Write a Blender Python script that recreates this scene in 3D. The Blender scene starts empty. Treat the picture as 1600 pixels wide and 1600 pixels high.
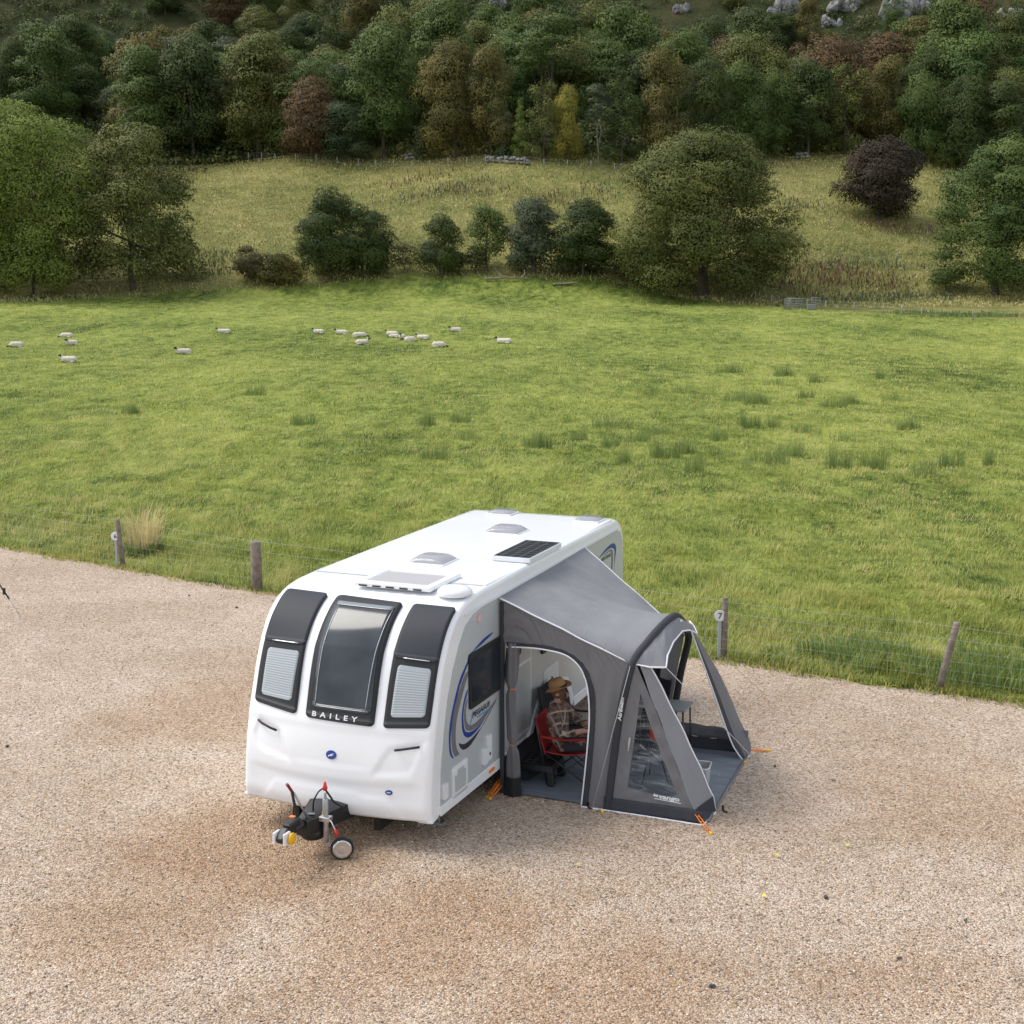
import bpy, bmesh, math, random
import numpy as np
from mathutils import Vector, Matrix
from math import sin, cos, pi, radians
random.seed(7); RNG = np.random.default_rng(7)
SC = bpy.context.scene; COL = SC.collection

# ------------------------------------------------------------------ camera, sky, sun, exposure
H = 6.0356; PITCH = 0.16587; F = 2200.0
cam = bpy.data.cameras.new('camera'); cam.sensor_width = 36; cam.lens = 36*F/1600; cam.clip_end = 3000
co = bpy.data.objects.new('camera', cam); COL.objects.link(co)
co.location = (0, 0, H); co.rotation_euler = (pi/2-PITCH, 0, 0); SC.camera = co
SC.render.resolution_x = SC.render.resolution_y = 1024
SUN_EL, SUN_AZ = radians(54), radians(-72)     # azimuth measured from +Y towards +X
w = bpy.data.worlds.new('World'); SC.world = w; w.use_nodes = True
nt = w.node_tree; bg = nt.nodes['Background']
sky = nt.nodes.new('ShaderNodeTexSky'); sky.sky_type = 'NISHITA'; sky.sun_disc = False
sky.sun_elevation = SUN_EL; sky.sun_rotation = SUN_AZ; sky.air_density = 1.0; sky.dust_density = 1.2
hs = nt.nodes.new('ShaderNodeHueSaturation'); hs.inputs['Saturation'].default_value = .35
nt.links.new(sky.outputs[0], hs.inputs['Color'])
# broken cloud cover: soft noise on the sky direction
tcw = nt.nodes.new('ShaderNodeTexCoord'); cn = nt.nodes.new('ShaderNodeTexNoise'); cn.inputs['Scale'].default_value = 2.2; cn.inputs['Detail'].default_value = 6
nt.links.new(tcw.outputs['Generated'], cn.inputs['Vector'])
cr = nt.nodes.new('ShaderNodeValToRGB'); cr.color_ramp.elements[0].position = .35; cr.color_ramp.elements[1].position = .65
cr.color_ramp.elements[0].color = (.72, .74, .78, 1); cr.color_ramp.elements[1].color = (1.35, 1.33, 1.3, 1)
nt.links.new(cn.outputs['Fac'], cr.inputs[0])
mw = nt.nodes.new('ShaderNodeMixRGB'); mw.blend_type = 'MULTIPLY'; mw.inputs[0].default_value = 1
nt.links.new(hs.outputs[0], mw.inputs[1]); nt.links.new(cr.outputs[0], mw.inputs[2]); nt.links.new(mw.outputs[0], bg.inputs['Color'])
bg.inputs['Strength'].default_value = 0.15
sl = bpy.data.lights.new('sun', 'SUN'); sl.energy = 1.5; sl.angle = radians(28); sl.color = (1, .95, .87)
so = bpy.data.objects.new('sun', sl); COL.objects.link(so)
sd = Vector((sin(SUN_AZ)*cos(SUN_EL), cos(SUN_AZ)*cos(SUN_EL), sin(SUN_EL)))
so.rotation_euler = sd.to_track_quat('Z', 'Y').to_euler(); so.location = (0, 0, 60)
SC.view_settings.view_transform = 'Standard'; SC.view_settings.look = 'None'; SC.view_settings.exposure = 0.74; SC.view_settings.gamma = 1

# ------------------------------------------------------------------ helpers: materials
def lin(c): return tuple(((x/255)/12.92 if x/255 <= .04045 else ((x/255+.055)/1.055)**2.4) for x in c)
class NT:
    def __init__(s, m): s.m = m; m.use_nodes = True; s.t = m.node_tree; s.b = s.t.nodes['Principled BSDF']; s.out = s.t.nodes['Material Output']
    def n(s, typ, **kw):
        o = s.t.nodes.new('ShaderNode'+typ)
        for k, v in kw.items():
            if k in o.inputs.keys(): s.set(o.inputs[k], v)
            else: setattr(o, k, v)
        return o
    def set(s, inp, v):
        if isinstance(v, bpy.types.NodeSocket): s.t.links.new(v, inp)
        else: inp.default_value = v
    def l(s, a, b): s.t.links.new(a, b)
    def pos(s, local=False, scale=(1, 1, 1)):
        a = s.n('TexCoord').outputs['Object'] if local else s.n('NewGeometry').outputs['Position']
        if scale == (1, 1, 1): return a
        m = s.n('Mapping'); s.l(a, m.inputs['Vector']); m.inputs['Scale'].default_value = scale; return m.outputs[0]
    def noise(s, scale, detail=4, vec=None, rough=.55, dist=0):
        o = s.n('TexNoise'); o.inputs['Scale'].default_value = scale; o.inputs['Detail'].default_value = detail; o.inputs['Roughness'].default_value = rough; o.inputs['Distortion'].default_value = dist
        if vec is not None: s.l(vec, o.inputs['Vector'])
        return o.outputs['Fac']
    def ramp(s, fac, stops, interp='LINEAR'):
        o = s.n('ValToRGB'); e = o.color_ramp.elements; o.color_ramp.interpolation = interp
        while len(e) < len(stops): e.new(.5)
        for k, (p, c) in enumerate(stops): e[k].position = p; e[k].color = (*c[:3], 1) if len(c) > 1 else (c[0],)*3+(1,)
        s.l(fac, o.inputs[0]); return o.outputs[0]
    def mix(s, fac, a, b, mode='MIX'):
        o = s.n('MixRGB'); o.blend_type = mode
        for i, v in ((0, fac), (1, a), (2, b)):
            if isinstance(v, bpy.types.NodeSocket): s.l(v, o.inputs[i])
            elif i == 0: o.inputs[0].default_value = v
            else: o.inputs[i].default_value = (*v[:3], 1)
        return o.outputs[0]
    def math(s, op, a, b=0.0):
        o = s.n('Math'); o.operation = op; s.set(o.inputs[0], a); s.set(o.inputs[1], b); return o.outputs[0]
    def bump(s, h, strength=.3, dist=.01, prev=None):
        o = s.n('Bump'); o.inputs['Strength'].default_value = strength; o.inputs['Distance'].default_value = dist
        s.l(h, o.inputs['Height'])
        if prev is not None: s.l(prev, o.inputs['Normal'])
        s.l(o.outputs[0], s.b.inputs['Normal']); return o.outputs[0]
def mat(name, col, rough=.5, metal=0, var=.0, vscale=6, bumps=0, bscale=40, spec=None, coat=0, dirt=0):
    m = bpy.data.materials.new(name); t = NT(m)
    b = t.b; b.inputs['Roughness'].default_value = rough; b.inputs['Metallic'].default_value = metal
    if coat: b.inputs['Coat Weight'].default_value = coat; b.inputs['Coat Roughness'].default_value = .08
    if spec is not None: b.inputs['Specular IOR Level'].default_value = spec
    c = col
    if var:
        n = t.noise(vscale, 5, t.pos(True)); c = t.ramp(n, [(.3, tuple(x*(1-var) for x in col)), (.7, tuple(min(1, x*(1+var)) for x in col))])
        t.l(c, b.inputs['Base Color'])
    else: b.inputs['Base Color'].default_value = (*col, 1)
    if bumps: t.bump(t.noise(bscale, 4, t.pos(True)), bumps, .01)
    return m
def leafmat(name, c1, c2, trans=.14, rough=.7):
    m = bpy.data.materials.new(name); t = NT(m)
    a = t.n('Attribute'); a.attribute_name = 'rnd'
    big = t.noise(.35, 3, t.pos(True))
    f = t.math('ADD', t.math('MULTIPLY', a.outputs['Fac'], .6), t.math('MULTIPLY', big, .7))
    c = t.ramp(f, [(.15, tuple(x*.7 for x in c1)), (.55, tuple(x*1.1 for x in c1)), (.9, c2)])
    t.l(c, t.b.inputs['Base Color']); t.b.inputs['Roughness'].default_value = rough; t.b.inputs['Specular IOR Level'].default_value = .25
    if trans:
        tr = t.n('BsdfTranslucent'); t.l(c, tr.inputs['Color']); mx = t.n('MixShader'); mx.inputs[0].default_value = trans
        t.l(t.b.outputs[0], mx.inputs[1]); t.l(tr.outputs[0], mx.inputs[2]); t.l(mx.outputs[0], t.out.inputs['Surface'])
    return m

# ------------------------------------------------------------------ helpers: geometry
def tag(o, label=None, cat=None, group=None, kind=None):
    if label: o['label'] = label
    if cat: o['category'] = cat
    if group: o['group'] = group
    if kind: o['kind'] = kind
    return o
def empty(name, loc=(0, 0, 0), rz=0, parent=None):
    o = bpy.data.objects.new(name, None); COL.objects.link(o); o.location = loc; o.rotation_euler = (0, 0, rz); o.empty_display_size = .2
    o.parent = parent; return o
def link(name, me, m, parent=None, smooth=False, loc=(0, 0, 0)):
    o = bpy.data.objects.new(name, me); COL.objects.link(o); o.parent = parent; o.location = loc
    for x in (m if isinstance(m, (list, tuple)) else [m]): me.materials.append(x)
    if smooth: me.polygons.foreach_set('use_smooth', [True]*len(me.polygons))
    return o
def npmesh(name, V, Fc, k=None, attr=None):
    """fast mesh: V (n,3), Fc (m,k) int"""
    me = bpy.data.meshes.new(name); V = np.asarray(V, np.float32); Fc = np.asarray(Fc, np.int32); m, k = Fc.shape
    me.vertices.add(len(V)); me.vertices.foreach_set('co', V.ravel())
    me.loops.add(m*k); me.loops.foreach_set('vertex_index', Fc.ravel())
    me.polygons.add(m); me.polygons.foreach_set('loop_start', np.arange(0, m*k, k, dtype=np.int32))
    try: me.polygons.foreach_set('loop_total', np.full(m, k, np.int32))
    except Exception: pass
    if attr is not None:
        for nm, arr in attr.items():
            a = me.attributes.new(nm, 'FLOAT', 'FACE'); a.data.foreach_set('value', np.asarray(arr, np.float32))
    me.update(calc_edges=True); me.validate(); return me
class MB:
    def __init__(s): s.v = []; s.f = []; s.sm = []
    def add(s, vs, fs, sm=False):
        n = len(s.v); s.v += [tuple(v) for v in vs]; s.f += [tuple(i+n for i in f) for f in fs]; s.sm += [sm]*len(fs); return s
    def box(s, c, d, rz=0, M=None, tilt=None):
        x, y, z = d[0]/2, d[1]/2, d[2]/2
        vs = [Vector((a*x, b*y, e*z)) for a in (-1, 1) for b in (-1, 1) for e in (-1, 1)]
        R = Matrix.Rotation(rz, 3, 'Z')
        if tilt is not None: R = R @ tilt
        return s.add([Vector(c)+R @ v for v in vs], [(0, 1, 3, 2), (4, 6, 7, 5), (0, 4, 5, 1), (2, 3, 7, 6), (0, 2, 6, 4), (1, 5, 7, 3)])
    def bar(s, a, b, w, h, up=(0, 0, 1)):
        a, b = Vector(a), Vector(b); d = (b-a).normalized(); u = Vector(up); r = d.cross(u)
        if r.length < 1e-4: r = d.cross(Vector((1, 0, 0)))
        r.normalize(); u = r.cross(d)
        vs = [p+r*(i*w/2)+u*(j*h/2) for p in (a, b) for i, j in ((-1, -1), (1, -1), (1, 1), (-1, 1))]
        return s.add(vs, [(3, 2, 1, 0), (4, 5, 6, 7), (0, 1, 5, 4), (1, 2, 6, 5), (2, 3, 7, 6), (3, 0, 4, 7)])
    def tube(s, pts, r, n=10, cap=True):
        pts = [Vector(p) for p in pts]; m = len(pts); rs = r if isinstance(r, (list, tuple)) else [r]*m
        vs = []; pu = None
        for i, p in enumerate(pts):
            d = (pts[min(i+1, m-1)]-pts[max(i-1, 0)]).normalized()
            if pu is None: pu = d.cross(Vector((0, 0, 1))); pu = pu if pu.length > .01 else d.cross(Vector((1, 0, 0)))
            u = (pu-d*pu.dot(d)).normalized(); pu = u; v2 = d.cross(u)
            vs += [p+(u*cos(2*pi*k/n)+v2*sin(2*pi*k/n))*rs[i] for k in range(n)]
        fs = [(i*n+k, i*n+(k+1) % n, (i+1)*n+(k+1) % n, (i+1)*n+k) for i in range(m-1) for k in range(n)]
        s.add(vs, fs, True)
        if cap:
            b = len(s.v)-m*n; s.f += [tuple(b+k for k in range(n))[::-1], tuple(b+(m-1)*n+k for k in range(n))]; s.sm += [False, False]
        return s
    def lathe(s, prof, c=(0, 0, 0), n=24, M=None, sm=True):
        vs = []
        for r, z in prof:
            for k in range(n):
                v = Vector((r*cos(2*pi*k/n), r*sin(2*pi*k/n), z)); vs.append(Vector(c)+(M @ v if M is not None else v))
        m = len(prof)
        fs = [(i*n+k, i*n+(k+1) % n, (i+1)*n+(k+1) % n, (i+1)*n+k) for i in range(m-1) for k in range(n)]
        s.add(vs, fs, sm)
        b = len(s.v)-m*n
        s.f += [tuple(b+k for k in range(n))[::-1], tuple(b+(m-1)*n+k for k in range(n))]; s.sm += [False, False]; return s
    def grid(s, fn, nu, nv, sm=True):
        vs = [fn(i/nu, j/nv) for j in range(nv+1) for i in range(nu+1)]
        fs = [(j*(nu+1)+i, j*(nu+1)+i+1, (j+1)*(nu+1)+i+1, (j+1)*(nu+1)+i) for j in range(nv) for i in range(nu)]
        return s.add(vs, fs, sm)
    def prism(s, poly, mp, a, b):
        """2D polygon -> slab between offsets a and b through mapper mp(p, q, off)"""
        n = len(poly); vs = [mp(p, q, a) for p, q in poly]+[mp(p, q, b) for p, q in poly]
        fs = [tuple(range(n))[::-1], tuple(range(n, 2*n))]+[(i, (i+1) % n, n+(i+1) % n, n+i) for i in range(n)]
        return s.add(vs, fs)
    def build(s, name, m, parent=None, bevel=0, solid=0, sub=0, loc=(0, 0, 0), fix=True):
        me = bpy.data.meshes.new(name); me.from_pydata([tuple(v) for v in s.v], [], s.f)
        me.polygons.foreach_set('use_smooth', s.sm)
        bm = bmesh.new(); bm.from_mesh(me)
        big = [f for f in bm.faces if len(f.verts) > 4]
        if big: bmesh.ops.triangulate(bm, faces=big)
        if fix: bmesh.ops.recalc_face_normals(bm, faces=bm.faces)
        bm.to_mesh(me); bm.free()
        o = link(name, me, m, parent, loc=loc)
        if solid: md = o.modifiers.new('s', 'SOLIDIFY'); md.thickness = solid; md.offset = 0
        if bevel:
            md = o.modifiers.new('b', 'BEVEL'); md.width = bevel; md.segments = 2; md.limit_method = 'ANGLE'; md.angle_limit = radians(40)
        if sub: md = o.modifiers.new('u', 'SUBSURF'); md.levels = md.render_levels = sub
        return o
def copy_tree(o, parent=None):
    c = o.copy(); COL.objects.link(c); c.parent = parent
    for ch in list(o.children): copy_tree(ch, c)
    return c
def textmesh(s, mp, size=1, sx=1, name='t', ext=.0, shear=0, spacing=1, align='LEFT'):
    """text outline as MB; mp(u,v,off)"""
    cu = bpy.data.curves.new('t', 'FONT'); cu.body = s; cu.size = size; cu.shear = shear; cu.space_character = spacing; cu.align_x = align
    cu.resolution_u = 3; cu.offset = ext
    o = bpy.data.objects.new('t', cu); COL.objects.link(o); dg = bpy.context.evaluated_depsgraph_get()
    me = bpy.data.meshes.new_from_object(o.evaluated_get(dg)); mb = MB()
    bm = bmesh.new(); bm.from_mesh(me); bmesh.ops.triangulate(bm, faces=bm.faces)
    mb.add([mp(v.co.x*sx, v.co.y, 0) for v in bm.verts], [tuple(v.index for v in f.verts) for f in bm.faces]); bm.free()
    COL.objects.unlink(o); bpy.data.objects.remove(o); return mb
ORD = ('first second third fourth fifth sixth seventh eighth ninth tenth eleventh twelfth thirteenth fourteenth fifteenth sixteenth seventeenth eighteenth nineteenth '
       'twentieth').split()
def ordw(i):
    if i < 20: return ORD[i]
    return {2: 'twenty', 3: 'thirty', 4: 'forty', 5: 'fifty'}[(i+1)//10]+'-'+ORD[(i+1) % 10-1] if (i+1) % 10 else {3: 'thirtieth', 4: 'fortieth', 5: 'fiftieth', 6: 'sixtieth'}[(i+1)//10]
def lerp(a, b, t): return a+(b-a)*t
def pl(pts, t):
    """point at fraction t of polyline (tuples)"""
    P = [Vector(p) for p in pts]; n = len(P)-1; u = min(max(t, 0), 1)*n; i = min(int(u), n-1); return P[i].lerp(P[i+1], u-i)
def spl(pts, t):
    P = [Vector(p) for p in pts]; n = len(P)-1; u = min(max(t, 0), 1)*n; i = min(int(u), n-1); f = u-i
    a = P[max(i-1, 0)]; b = P[i]; c = P[i+1]; d = P[min(i+2, n)]
    return .5*((2*b)+(c-a)*f+(2*a-5*b+4*c-d)*f*f+(3*b-a-3*c+d)*f**3)
def vnoise(x, y, seed=0):
    return (np.sin(x*1.3+seed)+np.sin(y*1.7+seed*2.1)+np.sin(x*.7+y*1.1+seed*3.3)+np.sin(x*2.3-y*1.9+seed*.7)*.6+np.sin(x*3.1+y*2.9+seed)*.4)/4

# ------------------------------------------------------------------ terrain
TY = [0, 30, 60, 110, 160, 168, 200, 235, 260, 290, 330, 380, 450, 600, 900]
TZ = [0, 0, .3, 1.15, 3.0, 3.9, 14.6, 26, 30.5, 37, 56, 82, 125, 200, 330]
def terr(x, y):
    x = np.asarray(x, float); y = np.asarray(y, float)
    yy = y+np.clip((y-150)/60, 0, 1)*(6*np.sin(x*.021+.6)+3*np.sin(x*.055+2))
    z = np.interp(yy, TY, TZ)
    k = np.clip((y-35)/60, 0, 1)
    z = z+k*(.12*np.sin(x*.09+1)+.10*np.sin(y*.11+x*.05))
    h = np.clip((y-165)/40, 0, 1)
    z = z+h*(1.2*np.sin(x*.06+y*.03)+.7*np.sin(x*.13-y*.09+2))
    h2 = np.clip((y-290)/60, 0, 1)
    z = z+h2*(6*np.sin(x*.045+1)+3*np.sin(x*.11+y*.08))
    return z
def ray(px, py):
    X = (px-800)/F; U = -(py-800)/F; c, s = cos(PITCH), sin(PITCH)
    return Vector((X, c+U*s, -s+U*c))
def gpt(px, py, y0=14, y1=600):
    """where the line of sight of a photo pixel meets the ground"""
    d = ray(px, py); y = y0
    while y < y1:
        t = y/d.y; 
        if H+d.z*t <= float(terr(d.x*t, y)): break
        y += .25
    t = y/d.y; return Vector((d.x*t, y, float(terr(d.x*t, y))))
FENCE = [(-40, 43), (-11.48, 31.2), (-8.13, 28.86), (-4.95, 26.71), (.1, 23.5), (3.35, 21.65), (6.23, 19.93), (9.5, 18.1), (20, 12.5), (34, 5)]
FX = [p[0] for p in FENCE]; FY = [p[1] for p in FENCE]
def fence_y(x): return np.interp(x, FX, FY)

m_gravel = bpy.data.materials.new('gravel'); t = NT(m_gravel)
P = t.pos()
v = t.n('TexVoronoi'); v.inputs['Scale'].default_value = 52; t.l(P, v.inputs['Vector'])
v2 = t.n('TexVoronoi'); v2.inputs['Scale'].default_value = 25; t.l(P, v2.inputs['Vector'])
sp = t.n('SeparateColor'); t.l(v.outputs['Color'], sp.inputs[0]); sp2 = t.n('SeparateColor'); t.l(v2.outputs['Color'], sp2.inputs[0])
stone = t.ramp(sp.outputs[0], [(0, (.12, .085, .06)), (.10, (.25, .17, .11)), (.26, (.38, .28, .195)), (.48, (.48, .39, .30)), (.70, (.58, .49, .40)), (.86, (.70, .63, .55)), (.95, (.15, .14, .14)), (1, (.42, .26, .12))])
st2 = t.ramp(sp2.outputs[1], [(0, (.35, .25, .16)), (.4, (.55, .45, .35)), (.8, (.68, .6, .5)), (1, (.2, .18, .17))])
c = t.mix(.25, stone, st2)
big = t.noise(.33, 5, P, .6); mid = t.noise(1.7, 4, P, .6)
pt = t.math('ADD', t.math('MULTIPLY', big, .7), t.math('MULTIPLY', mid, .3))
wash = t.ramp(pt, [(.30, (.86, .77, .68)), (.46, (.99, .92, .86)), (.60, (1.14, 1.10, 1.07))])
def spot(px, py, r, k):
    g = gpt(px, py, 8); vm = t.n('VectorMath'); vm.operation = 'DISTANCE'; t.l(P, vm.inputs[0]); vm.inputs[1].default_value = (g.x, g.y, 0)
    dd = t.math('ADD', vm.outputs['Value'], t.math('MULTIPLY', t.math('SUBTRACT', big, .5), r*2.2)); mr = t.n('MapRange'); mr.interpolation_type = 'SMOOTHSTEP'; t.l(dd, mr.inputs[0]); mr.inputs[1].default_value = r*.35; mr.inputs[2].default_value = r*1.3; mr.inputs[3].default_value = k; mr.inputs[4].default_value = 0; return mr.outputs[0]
brown_patch = t.math('MAXIMUM', spot(420, 1330, 1.7, .85), spot(640, 1500, 1.6, .75)); brown_patch = t.math('MAXIMUM', brown_patch, spot(180, 1480, 1.4, .6)); brown_patch = t.math('MAXIMUM', brown_patch, spot(900, 1560, 1.3, .7)); brown_patch = t.math('MAXIMUM', brown_patch, spot(330, 1120, 1.8, .45)); brown_patch = t.math('MAXIMUM', brown_patch, spot(1500, 1250, 1.8, .4)); brown_patch = t.math('MAXIMUM', brown_patch, spot(1450, 1560, .9, .45))  # browner gravel patches at set points, edges broken up by noise
c = t.mix(brown_patch, c, t.mix(1, c, (.80, .67, .53), 'MULTIPLY'))
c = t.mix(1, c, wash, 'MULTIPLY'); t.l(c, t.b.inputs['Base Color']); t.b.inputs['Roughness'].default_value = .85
d1 = t.math('MULTIPLY', v.outputs['Distance'], -1); hh = t.math('ADD', t.math('MULTIPLY', d1, 1.0), t.math('MULTIPLY', sp.outputs[2], .35))
t.bump(hh, .8, .022)

m_grass = bpy.data.materials.new('pasture_grass'); t = NT(m_grass)
P = t.pos(scale=(1, .45, 1))
n1 = t.noise(.10, 5, P, .6); n2 = t.noise(1.1, 6, P, .7); n3 = t.noise(7, 4, P, .7)
f = t.math('ADD', t.math('ADD', t.math('MULTIPLY', n1, .35), t.math('MULTIPLY', n2, .4)), t.math('MULTIPLY', n3, .25))
c = t.ramp(f, [(.39, (.03, .053, .011)), (.46, (.115, .158, .030)), (.54, (.245, .285, .062)), (.64, (.39, .395, .115))])
t.l(c, t.b.inputs['Base Color']); t.b.inputs['Roughness'].default_value = .9; t.b.inputs['Specular IOR Level'].default_value = .1
nb = t.bump(n3, .8, .12); t.bump(n2, .9, .35, nb)

m_blade = bpy.data.materials.new('grass_blades'); t = NT(m_blade)
a = t.n('Attribute'); a.attribute_name = 'rnd'
P = t.pos(scale=(1, .6, 1)); n1 = t.noise(.12, 4, P, .6); n2 = t.noise(.8, 6, P, .72)
f = t.math('ADD', t.math('ADD', t.math('MULTIPLY', n1, .3), t.math('MULTIPLY', n2, .55)), t.math('MULTIPLY', a.outputs['Fac'], .2))
c = t.ramp(f, [(.34, (.036, .062, .013)), (.42, (.135, .185, .035)), (.50, (.31, .35, .080)), (.58, (.48, .465, .145)), (.72, (.64, .52, .24))])
t.l(c, t.b.inputs['Base Color']); t.b.inputs['Roughness'].default_value = .65; t.b.inputs['Specular IOR Level'].default_value = .2
tr = t.n('BsdfTranslucent'); t.l(c, tr.inputs['Color']); mx = t.n('MixShader'); mx.inputs[0].default_value = .35
t.l(t.b.outputs[0], mx.inputs[1]); t.l(tr.outputs[0], mx.inputs[2]); t.l(mx.outputs[0], t.out.inputs['Surface'])

m_hill = bpy.data.materials.new('hillside_grass'); t = NT(m_hill)
P = t.pos(); n1 = t.noise(.045, 5, P, .6); n2 = t.noise(.35, 6, P, .65); n3 = t.noise(2.2, 4, P, .7)
f = t.math('ADD', t.math('ADD', t.math('MULTIPLY', n1, .35), t.math('MULTIPLY', n2, .35)), t.math('MULTIPLY', n3, .3))
mead = t.ramp(f, [(.36, (.07, .09, .025)), (.46, (.17, .18, .055)), (.55, (.28, .26, .09)), (.68, (.48, .39, .18))])
fell = t.ramp(f, [(.36, (.018, .028, .010)), (.46, (.036, .045, .016)), (.55, (.060, .060, .024)), (.62, (.095, .066, .034)), (.68, (.14, .12, .05))])
sx = t.n('SeparateXYZ'); t.l(P, sx.inputs[0])
hz = t.n('MapRange'); t.l(sx.outputs[2], hz.inputs[0]); hz.inputs[1].default_value = 27; hz.inputs[2].default_value = 31
c = t.mix(hz.outputs[0], mead, fell); t.l(c, t.b.inputs['Base Color']); t.b.inputs['Roughness'].default_value = .9; t.b.inputs['Specular IOR Level'].default_value = .1
nb = t.bump(n3, .8, .3); t.bump(n2, .7, 1.2, nb)

def sheet(name, m, ys, xf, nx, zoff=0, fn=terr, kind='structure', bumpy=0):
    V = []; Fc = []
    for j, y in enumerate(ys):
        xs = np.linspace(*xf(y), nx+1); yy = np.full(nx+1, y) if np.isscalar(y) else y
        V.append(np.stack([xs, yy, fn(xs, yy)+zoff], 1))
    V = np.concatenate(V); n = nx+1
    i = np.arange(nx)[None, :]+np.arange(len(ys)-1)[:, None]*n; i = i.ravel()
    me = npmesh(name, V, np.stack([i, i+1, i+n+1, i+n], 1)); o = link(name, me, m, smooth=True); return tag(o, kind=kind)
# one base sheet under everything as far as the horizon of hills
ys = np.concatenate([np.arange(-900, -40, 40.0), np.arange(-40, 164, 3.0), np.arange(164, 300, 2.0), np.arange(300, 460, 4), np.arange(460, 900, 20)])
sheet('hillside', m_hill, ys, lambda y: (-60-.8*abs(y), 60+.8*abs(y)), 220, -.25, kind='structure')
# pasture: from the fence line to the foot of the hill
_E = [gpt(a, b, 100) for a, b in ((-300, 474), (50, 472), (200, 462), (300, 452), (450, 448), (560, 436), (650, 430), (850, 431), (950, 438), (1010, 450), (1100, 468), (1230, 480), (1400, 491), (1600, 500), (1900, 508))]
def edge_far(x): x = np.asarray(x, float); return np.interp(x, [p.x for p in _E], [p.y for p in _E])+.5*np.sin(x*.9)+.35*np.sin(x*2.3+1)
def patch_sheet(name, m, lo, hi, xs, nr, fn, pw=1.0):
    xs = np.asarray(xs); n = len(xs); V = []
    for j in range(nr+1):
        y = lo(xs)+(hi(xs)-lo(xs))*(j/nr)**pw; V.append(np.stack([xs, y, fn(xs, y)], 1))
    V = np.concatenate(V); i = (np.arange(n-1)[None, :]+np.arange(nr)[:, None]*n).ravel()
    o = link(name, npmesh(name, V, np.stack([i, i+1, i+n+1, i+n], 1)), m, smooth=True); return tag(o, kind='structure')
def tuss(x, y):
    k = np.clip((y-fence_y(x))/1.5, 0, 1)
    return terr(x, y)+k*(.07*vnoise(x*1.9, y*1.4, 1)+.05*vnoise(x*4.7, y*4.1, 4))
patch_sheet('pasture', m_grass, lambda x: fence_y(x)-.15, edge_far, np.arange(-75, 75.1, .45), 260, tuss, 1.7)
# gravel pitch
gv = [(x, y) for x, y in zip(FX, FY)]
xs = np.arange(-40, 34.1, .25)
V = []; 
for x in xs:
    e = float(fence_y(x))+.10*sin(x*2.1)+.07*sin(x*5.3+1)+.05*sin(x*11.7); V += [(x, -16, .012), (x, e, .012)]
Fc = [(2*i, 2*i+2, 2*i+3, 2*i+1) for i in range(len(xs)-1)]
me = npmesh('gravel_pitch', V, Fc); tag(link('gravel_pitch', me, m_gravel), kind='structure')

# ------------------------------------------------------------------ grass blades (one stuff object per kind of cover)
def blades(name, m, pos, hgt, wid, lean, az, rnd, label=None, curl=.5, zfn=tuss):
    n = len(hgt); x, y = pos; z = zfn(x, y)-.01
    dx, dy = np.cos(az), np.sin(az); sxv, syv = -dy, dx
    # width faces mostly across the blade
    w2 = wid/2
    b = np.stack([x, y, z], 1); L = np.stack([sxv, syv, sxv*0], 1)*w2[:, None]
    t1 = b+np.stack([dx*hgt*lean*.35, dy*hgt*lean*.35, hgt*.62*(1-lean*.3)], 1)
    t2 = b+np.stack([dx*hgt*lean, dy*hgt*lean, hgt*(1-lean*curl)], 1)
    V = np.stack([b-L, b+L, t1+L*.7, t1-L*.7, t2], 1).reshape(-1, 3)
    i = np.arange(n)[:, None]*5
    Q = np.concatenate([i+np.array([[0, 1, 2, 3]])], 0); T = i+np.array([[3, 2, 4, 4]])
    # store tips as quads degenerate-free: use tri mesh
    tri = np.concatenate([i+np.array([[0, 1, 2]]), i+np.array([[0, 2, 3]]), i+np.array([[3, 2, 4]])], 0)
    r = np.concatenate([rnd, rnd, rnd])
    me = npmesh(name, V, tri, attr={'rnd': r}); o = link(name, me, m); tag(o, label=label, kind='stuff'); return o
def wedge(n, y0, y1, pw=2.0, extra=3):
    # density per ground area falls as distance grows
    u = RNG.random(n); 
    a = y0**(2-pw) if pw != 2 else np.log(y0); b = y1**(2-pw) if pw != 2 else np.log(y1)
    s = a+(b-a)*u; y = s**(1/(2-pw)) if pw != 2 else np.exp(s)
    x = (RNG.random(n)*2-1)*(y*.375+extra); return x, y
n = 540000
x, y = wedge(n, 17, 172, 2.85)
k = (y > fence_y(x)+.02) & (y < edge_far(x)); x, y = x[k], y[k]
# clumpiness
cl = vnoise(x*2.2, y*1.6, 3)+.6*vnoise(x*6.1, y*4.3, 5); keep = RNG.random(len(x)) < .55+.45*np.clip(cl+.5, 0, 1); x, y, cl = x[keep], y[keep], cl[keep]
rough = np.clip(1-(y-fence_y(x))/9, 0, 1)        # longer uncut grass near the fence
hg = (.09+.09*RNG.random(len(x)))*(1+.5*np.clip(cl, -1, 1))*(1+1.0*rough)
sc = np.clip(y/30, 1, 4.5)
wd = .011*sc*(.7+.6*RNG.random(len(x)))
hg = hg*(1+.10*(sc-1))
az = 2.6*vnoise(x*.9, y*.7, 9)+RNG.normal(0, .8, len(x))+pi*.1
ln = np.clip(.68+.33*RNG.normal(0, 1, len(x))+.25*vnoise(x*1.5, y*1.2, 12), .05, 1.15)
blades('pasture_grass', m_blade, (x, y), hg, wd, ln, az, RNG.random(len(x)), 'rough green pasture grass')
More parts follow.
